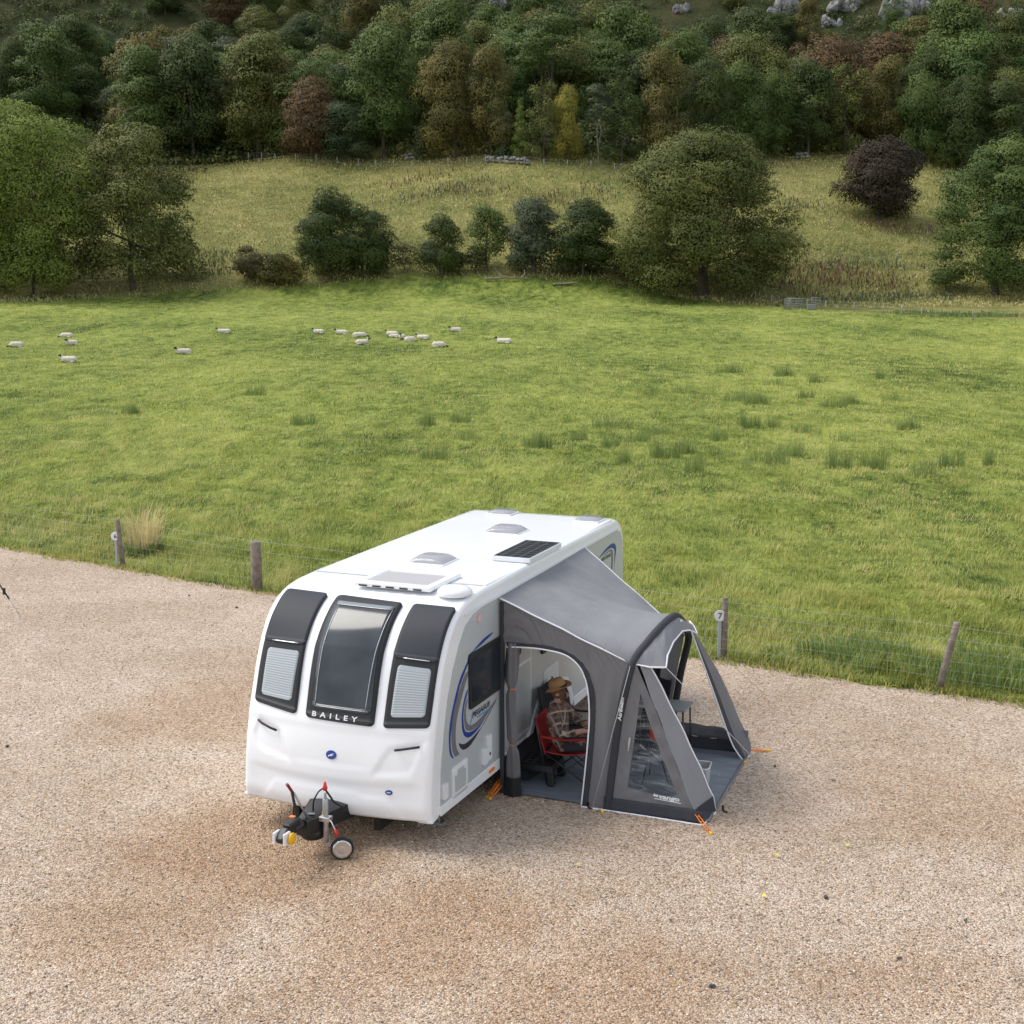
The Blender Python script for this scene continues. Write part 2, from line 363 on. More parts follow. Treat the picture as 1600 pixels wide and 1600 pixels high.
# ragged fringe where the grass creeps over the gravel
n = 9000; x = RNG.uniform(-18, 14, n); y = fence_y(x)+.1-.45*RNG.random(n)**2.2*(.6+.8*np.abs(vnoise(x*3, x*1.3, 2)))
blades('verge_grass', m_blade, (x, y), .06+.12*RNG.random(n), .012+.01*RNG.random(n), np.clip(RNG.normal(.6, .3, n), 0, 1.1), RNG.random(n)*6.28, RNG.random(n), 'ragged grass creeping over the gravel edge', zfn=lambda a, b: a*0+.012)
# rush clumps (dark, upright) as photographed; each clump a thing of its own
m_rush = leafmat('rush_green', (.15, .22, .065), (.30, .34, .12), .45)
m_straw = leafmat('straw_blades', (.55, .46, .22), (.75, .66, .38), .3)
m_weed = leafmat('weed_green', (.17, .24, .065), (.32, .39, .13), .45)
def clump(name, m, base, n, h, r, wid, label, cat, group=None, spread=.45, zfn=tuss, parent=None):
    r0 = RNG.random(n)**.6*r; a0 = RNG.random(n)*2*pi; bx, by = r0*np.cos(a0), r0*np.sin(a0)*1.0
    hh = h*(.5+.5*RNG.random(n)); ang = a0+RNG.normal(0, .7, n); ln = spread*(.2+.8*RNG.random(n))
    dx, dy = np.cos(ang), np.sin(ang); b = np.stack([bx, by, bx*0-.03], 1)
    s = np.stack([-dy, dx, dx*0], 1)*wid/2; s[:, 0] = np.where(np.abs(s[:, 0]) < wid*.2, wid*.3, s[:, 0])
    m1 = b+np.stack([dx*hh*ln*.35, dy*hh*ln*.35, hh*.6], 1); tp = b+np.stack([dx*hh*ln, dy*hh*ln, hh*(1-ln*.35)], 1)
    V = np.stack([b-s, b+s, m1+s*.7, m1-s*.7, tp], 1).reshape(-1, 3); i = np.arange(n)[:, None]*5
    tri = np.concatenate([i+np.array([[0, 1, 2]]), i+np.array([[0, 2, 3]]), i+np.array([[3, 2, 4]])], 0); rr = RNG.random(n)
    me = npmesh(name, V, tri, attr={'rnd': np.concatenate([rr, rr, rr])})
    if base is None: return me
    o = link(name, me, m, parent); o.location = base
    if label: tag(o, label, cat, group)
    return o
RUSH = [(1140,583,24),(1218,603,22),(1272,598,16),(1150,628,22),(1182,632,26),(1256,622,18),(1305,636,22),(1330,632,16),(1400,628,18),(1372,592,10),
 (955,668,26),(998,690,22),(1040,680,22),(1165,665,22),(1205,668,18),(1260,678,20),(1325,690,24),(1420,672,20),(840,700,26),(905,690,14),(950,700,18),
 (1035,715,30),(1070,710,22),(1125,712,20),(1200,725,34),(1235,712,24),(1168,732,16),(1305,732,24),(1365,732,26),(1442,745,24),(1480,728,24),(1510,748,20),(1545,728,14),
 (975,725,16),(1085,742,20),(1120,690,18),(205,647,16),(400,618,18),(470,665,24),(600,668,16),(668,665,16),(715,660,22),(740,690,20),(680,718,26),(1225,588,18)]
def rushmesh(n, parts):
    Vs, Ts, rr, o = [], [], [], 0
    for (ox, oy, r, h, f) in parts:
        m = int(n*f*.6); h *= 1.35; r0 = RNG.random(m)**.7*r; a0 = RNG.random(m)*2*pi; hh = h*(.35+.65*RNG.random(m)); ang = a0+RNG.normal(0, .9, m); ln = .75*RNG.random(m)
        dx, dy = np.cos(ang), np.sin(ang); b = np.stack([ox+r0*np.cos(a0), oy+r0*np.sin(a0), 0*a0-.03], 1); s_ = np.stack([a0*0+.5, a0*0+.2, a0*0], 1)*.022
        m1 = b+np.stack([dx*hh*ln*.35, dy*hh*ln*.35, hh*.6], 1); tp = b+np.stack([dx*hh*ln, dy*hh*ln, hh*(1-ln*.35)], 1)
        Vs.append(np.stack([b-s_, b+s_, m1+s_*.7, m1-s_*.7, tp], 1).reshape(-1, 3)); i = np.arange(m)[:, None]*5+o; o += m*5; q = RNG.random(m)
        Ts.append(np.concatenate([i+np.array([[0, 1, 2]]), i+np.array([[0, 2, 3]]), i+np.array([[3, 2, 4]])], 0)); rr.append(np.concatenate([q, q, q]))
    return npmesh('rush_clump', np.concatenate(Vs), np.concatenate(Ts), attr={'rnd': np.concatenate(rr)})
rnm = [rushmesh(300, [(0, 0, .55, .75, .6), (.7, .2, .4, .5, .3), (-.75, -.3, .45, .55, .35), (.2, .6, .5, .45, .3)]), rushmesh(260, [(-.3, 0, .6, .6, .6), (.6, -.2, .6, .7, .5), (-1.0, .3, .35, .4, .2)]),
       rushmesh(320, [(0, 0, .9, .5, .7), (.9, .1, .5, .62, .3), (-.2, -.4, .4, .8, .3)]), rushmesh(200, [(0, 0, .7, .55, .6), (-.9, .1, .6, .45, .4), (1.1, -.1, .4, .35, .2)])]
for k, (px, py, wpx) in enumerate(sorted(RUSH)):
    g = gpt(px, py); o = link('rush_clump', rnm[k % 4], [], None)
    if not o.data.materials: o.data.materials.append(m_rush)
    sc_ = wpx/2*g.y/F/.62; o.location = (g.x, g.y, g.z-.02); o.scale = (sc_, sc_, .75+.35*((k*37) % 10)/10); o.rotation_euler.z = ((k*53) % 20-10)*.04
    side = 'left part' if px < 400 else 'middle' if px < 900 else 'right part'
    tag(o, 'dark green rush clump in the %s of the pasture, %s clump from the left' % (side, ordw(k)), 'rushes', 'rush clumps in the pasture')
g = gpt(224, 868, 20); tg = empty('tussock_grass', (g.x, g.y, g.z)); tag(tg, 'tall straw-coloured grass tussock just behind the left fence post', 'grass tussock')
clump('leaves', m_weed, (0, 0, 0), 600, .45, .45, .02, None, None, spread=.9, parent=tg); clump('straw_stems', m_straw, (0, 0, .05), 260, 1.3, .34, .018, None, None, spread=.62, parent=tg)
# leafy weeds along the fence
wk = [(1290, 1040, .5), (1330, 1055, .55), (1370, 1040, .45), (1405, 1050, .5), (1440, 1072, .45), (1500, 1075, .5), (1555, 1085, .5), (1590, 1080, .45), (1345, 1030, .4), (1520, 1050, .5), (1575, 1060, .5), (1225, 1040, .3)]
for k, (px, py, s) in enumerate(wk):
    g = gpt(px, py-6, 17)
    clump('leafy_weed', m_weed, (g.x, g.y, g.z), 170, s*1.0, .42, .03, 'bushy green weed at the foot of the wire fence, %s weed from the left' % ordw(sorted(a[0] for a in wk).index(px)), 'weed', 'weeds along the fence', .5)

# ------------------------------------------------------------------ trees
LM = dict(dark=leafmat('leaves_dark_green', (.038, .058, .014), (.092, .118, .029)), mid=leafmat('leaves_mid_green', (.056, .092, .020), (.130, .172, .040)),
 olive=leafmat('leaves_olive', (.078, .096, .022), (.175, .182, .046)), teal=leafmat('leaves_blue_green', (.042, .066, .026), (.085, .108, .040)),
 yellow=leafmat('leaves_yellow', (.16, .16, .03), (.42, .36, .06)), rust=leafmat('leaves_rust', (.085, .060, .027), (.17, .10, .042)),
 gold=leafmat('leaves_golden_olive', (.080, .080, .02), (.20, .165, .045)), lime=leafmat('leaves_lime', (.125, .165, .030), (.26, .31, .065)),
 grey=leafmat('leaves_grey_green', (.070, .088, .048), (.14, .165, .085)), copper=leafmat('leaves_copper', (.032, .025, .014), (.068, .050, .026)),
 brown=leafmat('leaves_brown', (.072, .068, .03), (.15, .13, .055)), fresh=leafmat('leaves_fresh_green', (.06, .105, .025), (.15, .21, .05)))
m_bark = mat('bark', (.085, .068, .05), .9, var=.4, vscale=8, bumps=.6, bscale=20)
m_barkp = mat('pale_bark', (.26, .23, .19), .9, var=.3, vscale=8)
NRM = []
def softn(me):
    me.polygons.foreach_set('use_smooth', [True]*len(me.polygons)); me.normals_split_custom_set(np.repeat(NRM[-1], 4, axis=0)); return me
def crown(rng, lobes, leaf, dens, droop=0, inner=.25):
    """lobes: list of (cx,cy,cz,rx,ry,rz); small leaf clumps spread over and inside each lobe"""
    Vs = []; rn = []; nl_ = []; LA = np.array(lobes); CEN = np.array([LA[:, 0].mean(), LA[:, 1].mean(), LA[:, 2].mean()*.8])
    for (cx, cy, cz, rx, ry, rz) in lobes:
        area = 4*pi*((rx*ry+ry*rz+rx*rz)/3); n = max(30, int(dens*area/(leaf*leaf)))
        d = rng.normal(size=(n, 3)); d /= np.linalg.norm(d, axis=1)[:, None]
        d[:, 2] = np.where((d[:, 2] < -.2) & (rng.random(n) < .55), -d[:, 2], d[:, 2])
        ph = rng.random(6)*6
        bumpy = 1+.13*np.sin(5*d[:, 0]+ph[0])*np.sin(6*d[:, 1]+ph[1])+.12*np.sin(9*d[:, 2]+ph[2]+4*d[:, 0])+.07*np.sin(17*d[:, 0]+ph[3]+11*d[:, 1])
        rad = np.where(rng.random(n) < inner, rng.random(n)**.5, .86+.18*rng.random(n))*bumpy
        c = np.stack([cx+d[:, 0]*rx*rad, cy+d[:, 1]*ry*rad, cz+d[:, 2]*rz*rad], 1)
        nn = d+rng.normal(0, .38, (n, 3)); nn[:, 2] += .25; nn /= np.linalg.norm(nn, axis=1)[:, None]
        a = np.cross(nn, rng.normal(size=(n, 3))); a /= np.linalg.norm(a, axis=1)[:, None]+1e-6; b = np.cross(nn, a)
        cc = c-CEN; cc = cc/(np.linalg.norm(cc, axis=1)[:, None]+1e-6); q_ = d*.75+nn*.22+cc*.55; q_[:, 2] += .12; nl_.append(q_/np.linalg.norm(q_, axis=1)[:, None])
        s = leaf*(.5+.75*rng.random(n))[:, None]; asp = (.5+.4*rng.random(n))[:, None]
        if droop: b = b*(1-droop)+np.array([0, 0, -1.])*droop; asp = asp*.5; s = s*1.4
        Vs.append(np.stack([c-a*s*.5*asp, c-b*s*.5, c+a*s*.5*asp, c+b*s*.5], 1).reshape(-1, 3)); rn.append(np.clip(rng.random(n)*.24+.2+rng.random()*.45, 0, 1.2))
    V = np.concatenate(Vs); m = len(V)//4; NRM.append(np.concatenate(nl_)); return V, np.arange(m*4).reshape(-1, 4), np.concatenate(rn)
def lobeset(rng, kind, w, h, k):
    """crown envelope of width w and height h, foot at z=0"""
    L = []; r = w/2
    if kind == 'dome' and k < 40:
        for i in range(6): a = i*1.05+.3; L.append((r*.42*cos(a), r*.42*sin(a), h*(.74 if i % 2 else .80), r*.30, r*.30, r*.26)); L.append((r*.62*cos(a+.5), r*.62*sin(a+.5), h*.30, r*.32, r*.32, r*.30))
    if kind == 'round':
        for i in range(k):
            a = rng.random()*2*pi; u = rng.random(); z = h*(.08+.84*u); e = max(.12, 1-abs((u-.36)/.72)**2.2)**.5
            q = r*e*(.50+.36*rng.random()); s = r*(.17+.15*rng.random())*(1.25 if k < 30 else 1); L.append((q*cos(a), q*sin(a), z, s*1.15, s*1.15, s*.85))
        L.append((0, 0, h*.48, r*.62, r*.62, h*.36))
    elif kind == 'dome':
        for i in range(k):
            a = rng.random()*2*pi; u = rng.random(); z = h*(.09+.80*u); e = (1-u**2.8)**.5*(.86+.14*min(1, u*4)); q = r*e*(.55+.33*rng.random()); s = r*(.15+.13*rng.random())*(1.75 if k < 40 else 1); L.append((q*cos(a), q*sin(a), z, s*1.25, s*1.25, s*.85))
        L.append((0, 0, h*.45, r*.62, r*.62, h*.38))
    elif kind == 'hedge':
        for i in range(k):
            a = rng.random()*2*pi; u = rng.random()**1.15; z = h*(.10+.78*u); e = (1-u**3.2)**.5; q = r*e*(.45+.35*rng.random()); s = r*(.26+.16*rng.random()); L.append((q*cos(a), q*sin(a), z, s*1.1, s*1.1, s*.95))
        L.append((0, 0, h*.42, r*.62, r*.62, h*.40)); L.append((0, 0, h*.25, r*.7, r*.7, h*.22))
    elif kind == 'tall':
        for i in range(k):
            a = rng.random()*2*pi; u = rng.random(); z = h*(.07+.86*u); e = max(.1, 1-abs((u-.35)/.7)**2.4)**.6
            q = r*e*(.50+.32*rng.random()); s = r*(.24+.16*rng.random()); L.append((q*cos(a), q*sin(a), z, s, s, s*1.05))
        L.append((0, 0, h*.5, r*.55, r*.55, h*.4))
    elif kind == 'cone':
        for i in range(k):
            a = i*2.4; u = i/k; z = h*(.06+.9*u); e = (1-u)**.8; q = r*e*.6; s = r*(.2+.32*e); L.append((q*cos(a), q*sin(a), z, s, s, s*.7))
        L.append((0, 0, h*.45, r*.35, r*.35, h*.45))
    elif kind == 'pine':
        for i in range(k):
            a = rng.random()*2*pi; u = i/k; z = h*(.42+.55*u); q = r*(.75-.45*u)*(.3+.7*rng.random()); s = r*(.26+.14*rng.random()); L.append((q*cos(a), q*sin(a), z, s*1.4, s*1.4, s*.5))
    elif kind == 'bush':
        for i in range(k):
            a = rng.random()*2*pi; u = rng.random(); z = h*(.12+.7*u); q = r*(.8-.35*u)*rng.random()**.5; s = r*(.28+.16*rng.random()); L.append((q*cos(a), q*sin(a), z, s*1.1, s*1.1, min(s, h*.35)))
    return L
def fitbox(V, W_, H_, low=.04):
    q = np.quantile(V, .004, axis=0); p = np.quantile(V, .996, axis=0); V = V.copy()
    for a in (0, 1): V[:, a] = V[:, a]*W_/(p[a]-q[a])-(.5*(p[a]+q[a]))*W_/(p[a]-q[a])
    V[:, 2] = (V[:, 2]-q[2])/(p[2]-q[2])*H_*(1-low)+H_*low; V[:, 2] = np.maximum(V[:, 2], .1); return V
def trunkmesh(rng, L, w, h, r0, top=.6, nb=7, name='trunk'):
    mb = MB(); j = lambda s: rng.normal()*s
    P = [(0, 0, -.4), (j(.1), j(.1), h*.12), (j(.02*h), j(.02*h), h*.32), (j(.03*h), j(.03*h), h*top)]
    mb.tube([spl(P, i/10) for i in range(11)], [r0*(1.35 if i == 0 else 1-.075*i) for i in range(11)], 9)
    order = sorted(range(len(L)), key=lambda i: -L[i][3])[:nb]
    for i in order:
        c = Vector(L[i][:3]); b = spl(P, .35+.5*rng.random()); mid = b.lerp(c, .5)+Vector((j(.03*w), j(.03*w), -.02*h))
        mb.tube([b, b.lerp(mid, .5), mid, mid.lerp(c, .6), c+Vector((0, 0, L[i][5]*.5))], [r0*.42, r0*.33, r0*.24, r0*.15, r0*.05], 6)
    me = bpy.data.meshes.new(name); me.from_pydata([tuple(v) for v in mb.v], [], mb.f); me.polygons.foreach_set('use_smooth', mb.sm); return me
def tree_thing(name, x, y, z, cm, tm, mk, label, cat='tree', group=None, sc=(1, 1, 1), rz=0, bark=None):
    r = empty(name, (x, y, z), rz); r.scale = sc; tag(r, label, cat, group)
    for nm, me, mt in (('crown', cm, LM[mk]), ('trunk', tm, bark or m_bark)):
        o = bpy.data.objects.new(nm, me); COL.objects.link(o); o.parent = r
        if not me.materials: me.materials.append(mt)
        o.material_slots[0].link = 'OBJECT'; o.material_slots[0].material = mt
    return r
# near trees: individually shaped from the photograph. (name, px, base py, width px, height px, kind, lobes, leaf m, material, label, cat, trunk radius, density)
NEAR = [
 ('broadleaf_tree', 5, 452, 330, 285, 'dome', 52, .34, 'lime', 'large light green tree at the left edge with a bare dark limb showing', 'tree', .55, .75),
 ('broadleaf_tree', 50, 462, 135, 128, 'hedge', 24, .32, 'lime', 'low bushy bright green tree standing in front of the large tree at the left edge', 'tree', .2, 1.1),
 ('oak_tree', 208, 450, 204, 242, 'dome', 56, .34, 'olive', 'tall yellow-tinged oak at the pasture edge, right of the light green trees', 'tree', .42, .9),
 ('hawthorn_bush', 398, 437, 66, 50, 'hedge', 11, .26, 'brown', 'low brownish bush, left one of the two low bushes at the pasture edge', 'bush', .1, 1.2),
 ('hawthorn_bush', 443, 446, 72, 48, 'hedge', 11, .26, 'gold', 'low rounded olive bush, right one of the two low bushes at the pasture edge', 'bush', .1, 1.2),
 ('hedgerow_tree', 517, 433, 104, 132, 'dome', 24, .28, 'dark', 'dark hedgerow tree with the higher crown, left one of the joined pair', 'tree', .22, 1.25),
 ('hedgerow_tree', 566, 430, 98, 106, 'dome', 24, .28, 'dark', 'dark hedgerow tree with the lower crown, right one of the joined pair', 'tree', .2, 1.25),
 ('gorse_bush', 505, 434, 30, 24, 'bush', 6, .22, 'yellow', 'small yellowish bush at the foot of the joined pair of dark trees', 'bush', .06, 1.2),
 ('bramble_bush', 630, 424, 48, 44, 'bush', 8, .24, 'brown', 'thin brown bush between the dark pair of trees and the dark round bush', 'bush', .07, .7),
 ('holly_tree', 688, 427, 74, 88, 'dome', 21, .26, 'dark', 'small round dark bush-like tree standing alone in the middle of the hedgerow', 'tree', .15, 1.3),
 ('hedgerow_tree', 762, 420, 66, 96, 'dome', 20, .28, 'mid', 'slender light-crowned tree directly left of the grey-green tree with the split trunk', 'tree', .14, .75),
 ('bramble_bush', 742, 424, 46, 38, 'bush', 8, .24, 'brown', 'low brown bush under the slender tree in the hedgerow', 'bush', .07, .9),
 ('willow_tree', 832, 426, 80, 112, 'dome', 24, .28, 'grey', 'grey-green rounded tree behind the fallen branches', 'tree', .3, 1.2),
 ('hedgerow_tree', 912, 432, 100, 114, 'dome', 24, .28, 'dark', 'dark green tree between the grey-green tree and the huge spreading tree', 'tree', .22, 1.3),
 ('hawthorn_bush', 968, 432, 44, 50, 'bush', 9, .26, 'brown', 'low dark bush squeezed against the left side of the huge spreading tree', 'bush', .08, 1.3),
 ('sycamore_tree', 1098, 462, 268, 244, 'dome', 95, .32, 'olive', 'huge spreading olive-green tree with a dark forked trunk at the pasture edge', 'tree', .75, .95),
 ('beech_tree', 1372, 342, 122, 118, 'dome', 32, .40, 'copper', 'dark copper-red tree standing alone on the hill meadow', 'tree', .4, 1.3),
 ('broadleaf_tree', 1556, 458, 190, 228, 'dome', 70, .32, 'mid', 'large dark green spreading tree cut by the right edge of the photo', 'tree', .5, 1.1),
 ('hawthorn_bush', 1478, 452, 60, 32, 'bush', 9, .28, 'mid', 'low dark bush under the left side of the tree at the right edge', 'bush', .08, 1.3)]
for k, (nm, px, py, wp, hp, kind, nl, leaf, mk, lab, cat, tr_, de) in enumerate(NEAR):
    rng = np.random.default_rng(100+k); g = gpt(px, py); W_ = wp*g.y/F; H_ = hp*g.y/F
    L = lobeset(rng, kind, W_, H_, nl); V, Q, r = crown(rng, L, leaf*.72, de*1.45, inner=.35); V = fitbox(V, W_, H_)
    if px > 1500 or px < 10: V[:, 2] += 0
    cm = softn(npmesh('crown', V, Q, attr={'rnd': r})); tm = trunkmesh(rng, L, W_, H_, tr_, .6, 14 if wp > 150 else 7)
    tree_thing(nm, g.x, g.y, g.z, cm, tm, mk, lab, cat, 'bushes in the hedgerow' if cat == 'bush' else 'trees at the pasture edge')
# woodland variants
VAR = {}
for i in range(11):
    rng = np.random.default_rng(300+i); kind = ['dome', 'dome', 'dome', 'tall', 'dome', 'dome', 'cone', 'pine', 'tall', 'dome', 'bush'][i]
    h_ = [15, 18, 14, 17, 16, 19, 17, 17, 16, 13, 4][i]; w_ = [12, 10, 12, 9, 13, 9.5, 7.5, 9, 9, 11, 6][i]
    L = lobeset(rng, kind, w_, h_, [30, 26, 28, 24, 34, 28, 20, 16, 24, 26, 12][i]); V, Q, r = crown(rng, L, .29 if kind != 'bush' else .24, 1.25, droop=.75 if i == 8 else 0); V = fitbox(V, w_, h_, .5 if kind == 'pine' else .03)
    VAR[i] = (softn(npmesh('crown', V, Q, attr={'rnd': r})), trunkmesh(rng, L, w_, h_, .3 if kind != 'bush' else .12, .6, 6), w_, h_, kind)
# trees of the wood's front row and other trees one can pick out: (px, base py, width px, top py, variant, leaf, kind name, label)
PICK = [
 (110, 170, 110, 40, 0, 'dark', 'broadleaf_tree', 'broad dark tree on the bracken slope at the upper left of the wood'),
 (30, 190, 75, 70, 2, 'dark', 'broadleaf_tree', 'dark round tree on the bracken slope above the tree at the left edge'),
 (198, 214, 84, 136, 4, 'teal', 'holly_tree', 'low blue-green domed tree at the left end of the wood'),
 (262, 205, 76, 72, 7, 'grey', 'pine_tree', 'grey-green pine with flat tiers at the left end of the wood'),
 (362, 190, 66, 70, 7, 'grey', 'pine_tree', 'second grey-green pine, above the weeping tree'),
 (354, 236, 74, 126, 8, 'olive', 'birch_tree', 'drooping olive-green weeping tree at the front of the wood'),
 (432, 244, 84, 100, 0, 'gold', 'broadleaf_tree', 'golden-olive tree left of the rust-brown tree'),
 (488, 247, 92, 132, 2, 'rust', 'horse_chestnut_tree', 'rust-brown round tree at the front of the left part of the wood'),
 (545, 248, 90, 166, 9, 'teal', 'broadleaf_tree', 'low dark blue-green tree beside the rust-brown tree'),
 (600, 246, 104, 55, 5, 'mid', 'ash_tree', 'tallest mid-green tree at the front of the wood'),
 (666, 250, 40, 196, 10, 'teal', 'holly_bush', 'small grey-teal bush in the dark gap of the wood front'),
 (712, 248, 116, 80, 4, 'gold', 'broadleaf_tree', 'large brown-tinged olive tree in the middle of the wood front'),
 (768, 245, 74, 84, 1, 'gold', 'broadleaf_tree', 'tall golden-brown tree behind the bright green sapling'),
 (812, 248, 30, 160, 6, 'lime', 'conifer_sapling', 'narrow bright green pointed tree at the front of the wood'),
 (788, 247, 30, 178, 3, 'grey', 'broadleaf_tree', 'slim grey tree just left of the bright green pointed tree'),
 (850, 250, 56, 135, 3, 'olive', 'larch_tree', 'feathery olive tree left of the yellow tree'),
 (888, 250, 54, 144, 4, 'yellow', 'maple_tree', 'bright yellow-green tree at the front of the wood'),
 (834, 200, 62, 78, 2, 'rust', 'horse_chestnut_tree', 'rust-topped tree higher up behind the yellow tree'),
 (884, 180, 68, 86, 0, 'lime', 'broadleaf_tree', 'light green round crown above the yellow tree'),
 (935, 250, 44, 140, 7, 'grey', 'birch_tree', 'pale-stemmed slender tree right of the yellow tree'),
 (972, 256, 70, 128, 3, 'dark', 'broadleaf_tree', 'dark tree right of the pale-stemmed slender tree'),
 (1035, 258, 84, 92, 1, 'gold', 'broadleaf_tree', 'golden-green tree behind the left shoulder of the huge spreading tree'),
 (1100, 250, 90, 105, 4, 'dark', 'broadleaf_tree', 'dark tree directly above the huge spreading tree'),
 (1158, 250, 90, 112, 0, 'mid', 'broadleaf_tree', 'mid-green tree above the right part of the huge spreading tree'),
 (1210, 247, 64, 120, 1, 'mid', 'broadleaf_tree', 'narrow green tree where the right meadow begins'),
 (1262, 246, 80, 105, 5, 'dark', 'broadleaf_tree', 'dark tall tree at the front of the right part of the wood'),
 (1320, 242, 72, 110, 3, 'olive', 'broadleaf_tree', 'olive tree in the wood front left above the copper tree'),
 (1382, 240, 72, 100, 1, 'gold', 'broadleaf_tree', 'golden-tinged tree in the wood front right above the copper tree'),
 (1436, 252, 84, 125, 2, 'mid', 'broadleaf_tree', 'broad green tree right of the copper tree in the wood front'),
 (1476, 262, 30, 222, 10, 'lime', 'hawthorn_bush', 'small light green bush in front of the right end of the wood'),
 (1500, 262, 90, 130, 0, 'dark', 'broadleaf_tree', 'dark tree with an orange tip at the right end of the wood front'),
 (1560, 265, 90, 140, 5, 'dark', 'broadleaf_tree', 'darkest tree of the wood front at the right edge of the photo'),
 (1215, 75, 70, 25, 4, 'dark', 'broadleaf_tree', 'dark round tree standing out on the red bracken at the top'),
]
wood = []
for k, (px, py, wp, ty, vi, mk, nm, lab) in enumerate(PICK):
    g = gpt(px, py, 140); cm, tm, w_, h_, kd = VAR[vi]; s1 = wp*g.y/F/w_; s3 = (py-ty)*g.y/F/h_*1.03
    tree_thing(nm, g.x, g.y, g.z-.2, cm, tm, mk, lab, 'bush' if 'bush' in nm else 'tree', 'trees picked out of the wood', (s1, s1, s3), k*1.3, m_barkp if nm == 'birch_tree' else None)
    wood.append((g.x, g.y, max(wp*g.y/F*.5, 3)))
rows = [(243, 9), (251, 9), (260, 9.5), (270, 10), (281, 10.5), (294, 11), (308, 12), (324, 13), (342, 14), (362, 16), (384, 18), (408, 20)]
pal = ['dark', 'dark', 'mid', 'olive', 'mid', 'dark', 'mid', 'gold', 'olive', 'dark', 'olive', 'mid', 'mid', 'fresh', 'olive', 'dark', 'mid', 'olive', 'gold', 'teal', 'rust']
cn_ = dict(dark='dark green', mid='mid green', olive='olive green', teal='blue-green', gold='golden-brown', rust='rust-brown', grey='grey-green', fresh='fresh green')
R3 = random.Random(5); ordn = 'first second third fourth fifth sixth seventh eighth ninth tenth eleventh twelfth'.split()
for ri, (y0, stp) in enumerate(rows):
    x = -y0*.40; lst = []
    while x < y0*.40:
        yy = y0+R3.uniform(-3, 3); px = 800+F*x/yy; xx = x+R3.uniform(-2, 2); x += stp*R3.uniform(.75, 1.15)
        if any((xx-a)**2+(yy-b)**2 < (c*.55)**2 for a, b, c in wood): continue
        # open bracken slope upper left; crags and scrub upper right
        if px < 235 and ri > 0 and R3.random() < .82: continue
        if px < 210 and ri == 0: continue
        if px > 950 and ri >= 5 and R3.random() < .50+.06*(ri-5): continue
        if 235 <= px <= 950 and ri >= 7 and R3.random() < .15: continue
        lst.append((px, xx, yy))
    for i, (px, xx, yy) in enumerate(sorted(lst)):
        vi = R3.choice([0, 1, 2, 3, 4, 5, 9, 9, 6 if R3.random() < .3 else 1, 7 if R3.random() < .4 else 0]); cm, tm, w_, h_, kd = VAR[vi]
        s = R3.uniform(.78, 1.05)*(1.08 if ri < 5 else .92 if px < 950 else .68); mk = R3.choice(pal)
        tree_thing('pine_tree' if kd == 'pine' else 'conifer_tree' if kd == 'cone' else 'broadleaf_tree', xx, yy, float(terr(xx, yy))-.3, cm, tm, mk,
                   '%s tree, %s from the left in the %s row of the hillside wood' % (cn_[mk], ordw(i), ordw(ri)),
                   'tree', 'trees of the hillside wood', (s*1.14, s*1.14, s*R3.uniform(.92, 1.12)), R3.uniform(0, 6))
# scrub and bracken over the upper slope, and undergrowth at the wood's foot (ground cover)
def scrub(name, n, xr, yr, w_, h_, mk, seed, cond=None):
    rng = np.random.default_rng(seed); x = rng.uniform(*xr, n); y = rng.uniform(*yr, n)
    if cond is not None: k = cond(x, y); x, y = x[k], y[k]
    L = [(a, b, float(c)+h_*.25, w_*(.5+rng.random()), w_*(.5+rng.random()), h_*(.4+.6*rng.random())) for a, b, c in zip(x, y, terr(x, y))]
    V, Q, r = crown(rng, L, .55, .55); o = link(name, npmesh(name, V, Q, attr={'rnd': r}), LM[mk]); tag(o, kind='stuff'); return o
scrub('bracken', 900, (-140, 140), (285, 400), 1.6, 1.3, 'brown', 1, lambda x, y: vnoise(x*.09, y*.09, 2) > 0)
scrub('hill_scrub', 3200, (-140, 140), (275, 400), 1.8, 2.0, 'dark', 2, lambda x, y: vnoise(x*.07, y*.08, 7) > -.6)
scrub('heather', 300, (-140, 160), (280, 400), 1.5, 1.0, 'rust', 3, lambda x, y: vnoise(x*.08, y*.1, 11) > .3)
scrub('undergrowth', 1000, (-100, 110), (240, 264), 1.5, 3.0, 'dark', 4, lambda x, y: x > -62)
scrub('undergrowth', 260, (-100, 110), (238.5, 243), 1.1, 1.5, 'olive', 14, lambda x, y: x > -62)
scrub('undergrowth', 160, (-100, -50), (200, 262), 1.6, 1.4, 'brown', 6)
_a, _b = gpt(780, 258, 140), gpt(1040, 262, 140)
scrub('undergrowth', 420, (_a.x, _b.x), (_a.y+2.5, _a.y+24), 1.3, 2.2, 'dark', 21); scrub('undergrowth', 120, (_a.x-25, _b.x+60), (_a.y+4, _a.y+20), 1.5, 2.6, 'olive', 22, lambda x, y: terr(x, y) > 24)
# meadow tussocks and docks
n = 150000; x = RNG.uniform(-100, 100, n); y = RNG.uniform(154, 240, n); k = (y > edge_far(x)-1) & (np.abs(x) < y*.4); x, y = x[k], y[k]
m_mead = bpy.data.materials.new('meadow_blades'); t = NT(m_mead); a = t.n('Attribute'); a.attribute_name = 'rnd'; P = t.pos(); n1 = t.noise(.05, 4, P); n2 = t.noise(.4, 5, P, .65)
f = t.math('ADD', t.math('ADD', t.math('MULTIPLY', n1, .4), t.math('MULTIPLY', n2, .4)), t.math('MULTIPLY', a.outputs['Fac'], .25))
c = t.ramp(f, [(.32, (.11, .14, .035)), (.45, (.24, .24, .075)), (.56, (.40, .34, .125)), (.70, (.55, .44, .21))]); t.l(c, t.b.inputs['Base Color']); t.b.inputs['Roughness'].default_value = .8
hg = .15+.2*RNG.random(len(x))+.12*vnoise(x*.8, y*.8, 3)
